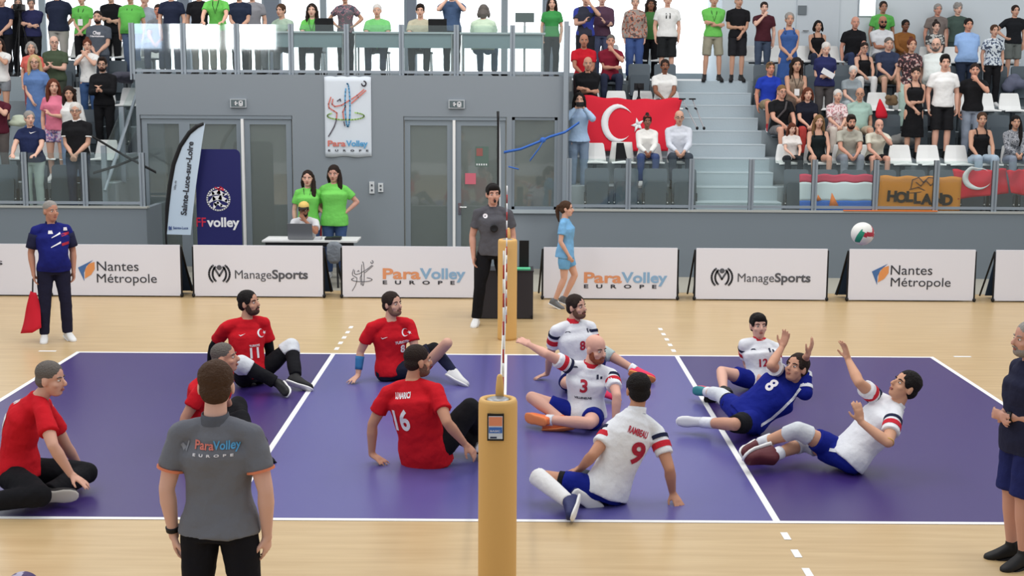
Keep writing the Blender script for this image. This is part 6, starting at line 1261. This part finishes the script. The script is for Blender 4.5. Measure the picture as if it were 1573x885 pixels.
sp(1559, 177, 1, 'si', 'll', 'dark haired woman in a grey patterned jacket at the far right', dict(m=GRP, kind='long'), tr((132, 142, 158)), ('side', 'black'), fem=True, hy=-10)
place_seats()
# ================================================================ things on the stands
def simple(name, label, cat, mb, m, loc, **k): return tag(mb.build(name, m, loc=loc, **k), label, cat)
c = at(955, 236, YR(1)+.5); b = MB()
b.loft([[c+V((x*(1-.2*q), y*(1-.5*q), .36*q-.16)) for x, y in ((-.2, -.08), (.0, -.10), (.2, -.08), (.22, 0), (.2, .08), (0, .1), (-.2, .08), (-.22, 0))] for q in (0, .3, .7, 1.0)]); o = simple('shoulder_bag', 'white and black bag standing on an empty white seat below the red flag', 'bag', b, mat('bag_white', (214, 214, 210), .7), c, smooth=True)
b = MB(); b.loft([[c+V((x, -.115-.01*q, .34*q-.15)) for x in (-.12+.02*q, .02, .10-.08*q)] + [c+V((x, -.10, .34*q-.15)) for x in (.10-.08*q, .02, -.12+.02*q)] for q in (0, .5, 1)]); b.build('black_print', BLACK, o)
# crutches beside the flag
c = at(1052, 160, 11.6)
for dx, lb in ((0, 'black and grey crutch leaning beside the red flag, left of the two'), (.12, 'black and grey crutch leaning beside the red flag, right of the two')):
    t = thing('crutch', lb, 'crutch', at(1070, 197, 11.2)+V((dx, 0, 0)), 'crutches'); top = at(1048, 152, 11.6)+V((dx*1.5, 0, 0)); bot = at(1071, 197, 11.2)+V((dx, 0, 0))
    b = MB(); b.tube([top, bot], .011, 8); b.build('shaft', mat('aluminium', (150, 152, 156), .4, metal=.5), t); b = MB(); b.ell(bot, (.025, .025, .03)); b.build('rubber_tip', BLACK, t, smooth=True)
    b = MB(); b.tube([top+V((.05*math.cos(a), -.05*math.sin(a), .0)) for a in np.linspace(-.6, 3.7, 12)], .014, 8); b.build('arm_cuff', BLACK, t, smooth=True); b = MB(); g_ = top.lerp(bot, .35); b.tube([g_, g_+V((-.04, -.1, .02))], .016, 8); b.build('handle', BLACK, t, smooth=True)
# camera tripods
def tripod(px, py, Y, zf, label, h):
    c = at(px, py, Y); c.z = zf+h; t = thing('tripod', label, 'tripod', (c.x, Y, zf), 'camera tripods')
    b = MB(); b.box(c+V((0, 0, .06)), (.16, .22, .12)); b.tube([c+V((0, -.1, .07)), c+V((0, -.2, .07))], .04, 12); b.build('camera_head', BLACK, t)
    b = MB(); b.tube([c+V((0, 0, -.3)), c], .02, 8); b.build('centre_column', BLACK, t)
    for k in range(3): a = k*2.094+.5; b = MB(); b.tube([c+V((0, 0, -.1)), V((c.x+.3*math.cos(a), Y+.22*math.sin(a), zf))], .014, 8); b.build('leg', BLACK, t)
tripod(30, 20, 13.75, ZR(5), 'black camera tripod on the top tier of the left stand', 1.25)
tripod(982, 115, 12.35, ZR(3), 'black tripod between the seats behind the red flag', .72)
# red cap / umbrella, handbags
c = at(1351, 166, YR(2)+.5); b = MB(); b.loft([[c+V((r*math.cos(a)+.05*q, .5*r*math.sin(a), .16-.34*q)) for a in [2*math.pi*i/12 for i in range(12)]] for r, q in ((.012, 0), (.05, .25), (.09, .55), (.11, .85), (.09, 1))]); simple('rolled_flag', 'small red folded flag on the seat beside the man in mint', 'flag', b, RED, c, smooth=True)
for px, py, row, col, sz, nm, lb in ((1556, 128, 4, (96, 100, 120), (.34, .2, .26), 'backpack', 'grey backpack on the dark seats at the right edge'), (1380, 215, 2, (128, 128, 126), (.34, .2, .2), 'jacket', 'crumpled grey jacket beside the woman in the black skirt'), (1370, 153, 3, (120, 96, 70), (.2, .16, .16), 'handbag', 'small brown handbag at the feet of the man in navy'), (30, 186, 1, (186, 196, 176), (.3, .2, .14), 'tote_bag', 'pale green tote bag on the left stand seats'), (66, 106, 3, (140, 44, 92), (.25, .2, .16), 'jacket', 'magenta and navy jacket lying beside the man in olive'), (185, 118, 3, (72, 72, 84), (.36, .25, .2), 'coat', 'dark grey coat heaped at the end of the left stand')):
    c = at(px, py, YR(row)+.45); b = MB(); rr = random.Random(px)
    for i in range(7): b.ell(c+V((rr.uniform(-.5, .5)*sz[0], rr.uniform(-.3, .3)*sz[1], rr.uniform(-.4, .4)*sz[2])), (sz[0]*.35, sz[1]*.4, sz[2]*.35))
    b.ell(c, (sz[0]*.5, sz[1]*.5, sz[2]*.5)); simple(nm, lb, nm.split('_')[-1], b, mat(nm+str(px), col, .8), c, rm=.02, disp=.03, dscale=.1)
# balcony tables and chairs
TT = mat('table_grey', (168, 180, 184), .5); TM = mat('table_panel', (120, 140, 146), .6); CHM = mat('chrome', (200, 200, 200), .2, metal=1.0)
for px0, px1, lb in ((408, 530, 'left grey table behind the balcony glass'), (541, 698, 'middle grey table behind the balcony glass'), (706, 838, 'right grey table behind the balcony glass')):
    Y = 10.95; x0, x1 = pxx(px0, Y, 60), pxx(px1, Y, 60); h = ZF+.74; t = thing('balcony_table', lb, 'table', ((x0+x1)/2, Y, ZF), 'balcony tables'); MB().bx(x0, x1, Y, Y+.55, h-.03, h).build('table_top', TT, t); MB().bx(x0+.06, x1-.06, Y+.03, Y+.05, h-.27, h-.03).build('front_panel', TM, t)
    for x in (x0+.05, x1-.05):
        for y in (Y+.05, Y+.5): b = MB(); b.tube([(x, y, ZF), (x, y, h-.03)], .016, 8); b.build('leg', CHM, t)
for px, lb in ((480, 'left'), (580, 'middle'), (646, 'right')):
    Y = 11.6; x = pxx(px, Y, 80); t = thing('balcony_chair', 'grey chair under the %s seated person at the balcony tables' % {'left': 'long haired', 'middle': 'white haired', 'right': 'dark haired'}[lb], 'chair', (x, Y, ZF), 'balcony chairs'); MB().box((x, Y, ZF+.40), (.42, .42, .03)).build('seat', mat('chair_grey', (110, 120, 124), .6), t); MB().box((x, Y+.23, ZF+.68), (.40, .03, .3)).build('backrest', mat('chair_grey', (110, 120, 124), .6), t)
    for a in (-.18, .18):
        for d in (-.18, .2): b = MB(); b.tube([(x+a, Y+d, ZF+.39), (x+a*1.1, Y+d*1.1, ZF)], .011, 8); b.build('leg', CHM, t)
for px, lb in ((498, 'left table'), (672, 'middle table')):
    c = at(px, 52, 11.1); c.z = ZF+.74; t = thing('balcony_laptop', 'dark open laptop on the %s of the balcony' % lb, 'laptop', c, 'balcony laptops'); MB().box(c+V((0, .14, .01)), (.32, .22, .02)).build('base', BLACK, t); MB().box(c+V((0, .02, .12)), (.32, .015, .22), Matrix.Rotation(.2, 3, 'X')).build('screen', BLACK, t)
c = at(806, 27, 11.2); t = thing('display_screen', 'dark screen on a thin stand at the right end of the balcony', 'screen', (c.x, 11.2, ZF)); MB().box(c, (.33, .04, .16)).build('panel', mat('screen_dark', (86, 98, 98), .4), t); b = MB(); b.tube([(c.x, 11.22, ZF), (c.x, 11.22, c.z-.05)], .02, 8); b.build('stand', CHM, t); MB().box((c.x, 11.22, ZF+.01), (.3, .3, .02)).build('foot_plate', CHM, t)
# ================================================================ finish: turn modifiers and lettering into plain meshes
bpy.context.view_layer.update()
dg = bpy.context.evaluated_depsgraph_get()
new = [(o, bpy.data.meshes.new_from_object(o.evaluated_get(dg)), m) for o, m in BAKE]
newt = [(o, M, p, m, fw, bpy.data.meshes.new_from_object(o.evaluated_get(dg))) for o, M, p, m, fw in TEXT]
for o, me, m in new:
    o.modifiers.clear(); o.data = me; me.materials.clear(); me.materials.append(m)
    me.polygons.foreach_set('use_smooth', [True]*len(me.polygons))
REP = {}
for o, M, p, m, fw, me in newt:
    if fw and me.vertices:
        xs_ = [v.co.x for v in me.vertices]; k = fw/max(max(xs_)-min(xs_), 1e-4); x0_ = min(xs_) if o.data.align_x == 'LEFT' else 0
        for v in me.vertices: v.co.x = (v.co.x-x0_)*k
    nm = o.name; bpy.data.objects.remove(o); me.materials.clear(); me.materials.append(m)
    q = bpy.data.objects.new(nm.split('.')[0], me); C.objects.link(q); REP[nm] = q
    if p: q.parent = p
    q.matrix_basis = M
bpy.context.view_layer.update()
make_marks()
for nm, tgt, dirn, org in DECAL:      # lettering laid onto the cloth it is printed on
    q = REP[nm]; me = q.data; b = bmesh.new(); b.from_mesh(me)
    bmesh.ops.triangulate(b, faces=b.faces); bmesh.ops.subdivide_edges(b, edges=[e for e in b.edges if e.calc_length() > .02], cuts=2); b.to_mesh(me); b.free()
    tm = tgt.data; Wt = tgt.matrix_world; bv = BVHTree.FromPolygons([Wt @ v.co for v in tm.vertices], [p.vertices[:] for p in tm.polygons])
    Mw = q.matrix_world; Mi = Mw.inverted(); d = V(dirn).normalized()
    for v in me.vertices:
        w = Mw @ v.co; h = bv.ray_cast(w-d*.35, d)
        if h[0] is not None: v.co = Mi @ (h[0]-d*(.004+(.002 if v.co.z > 0 else 0)))
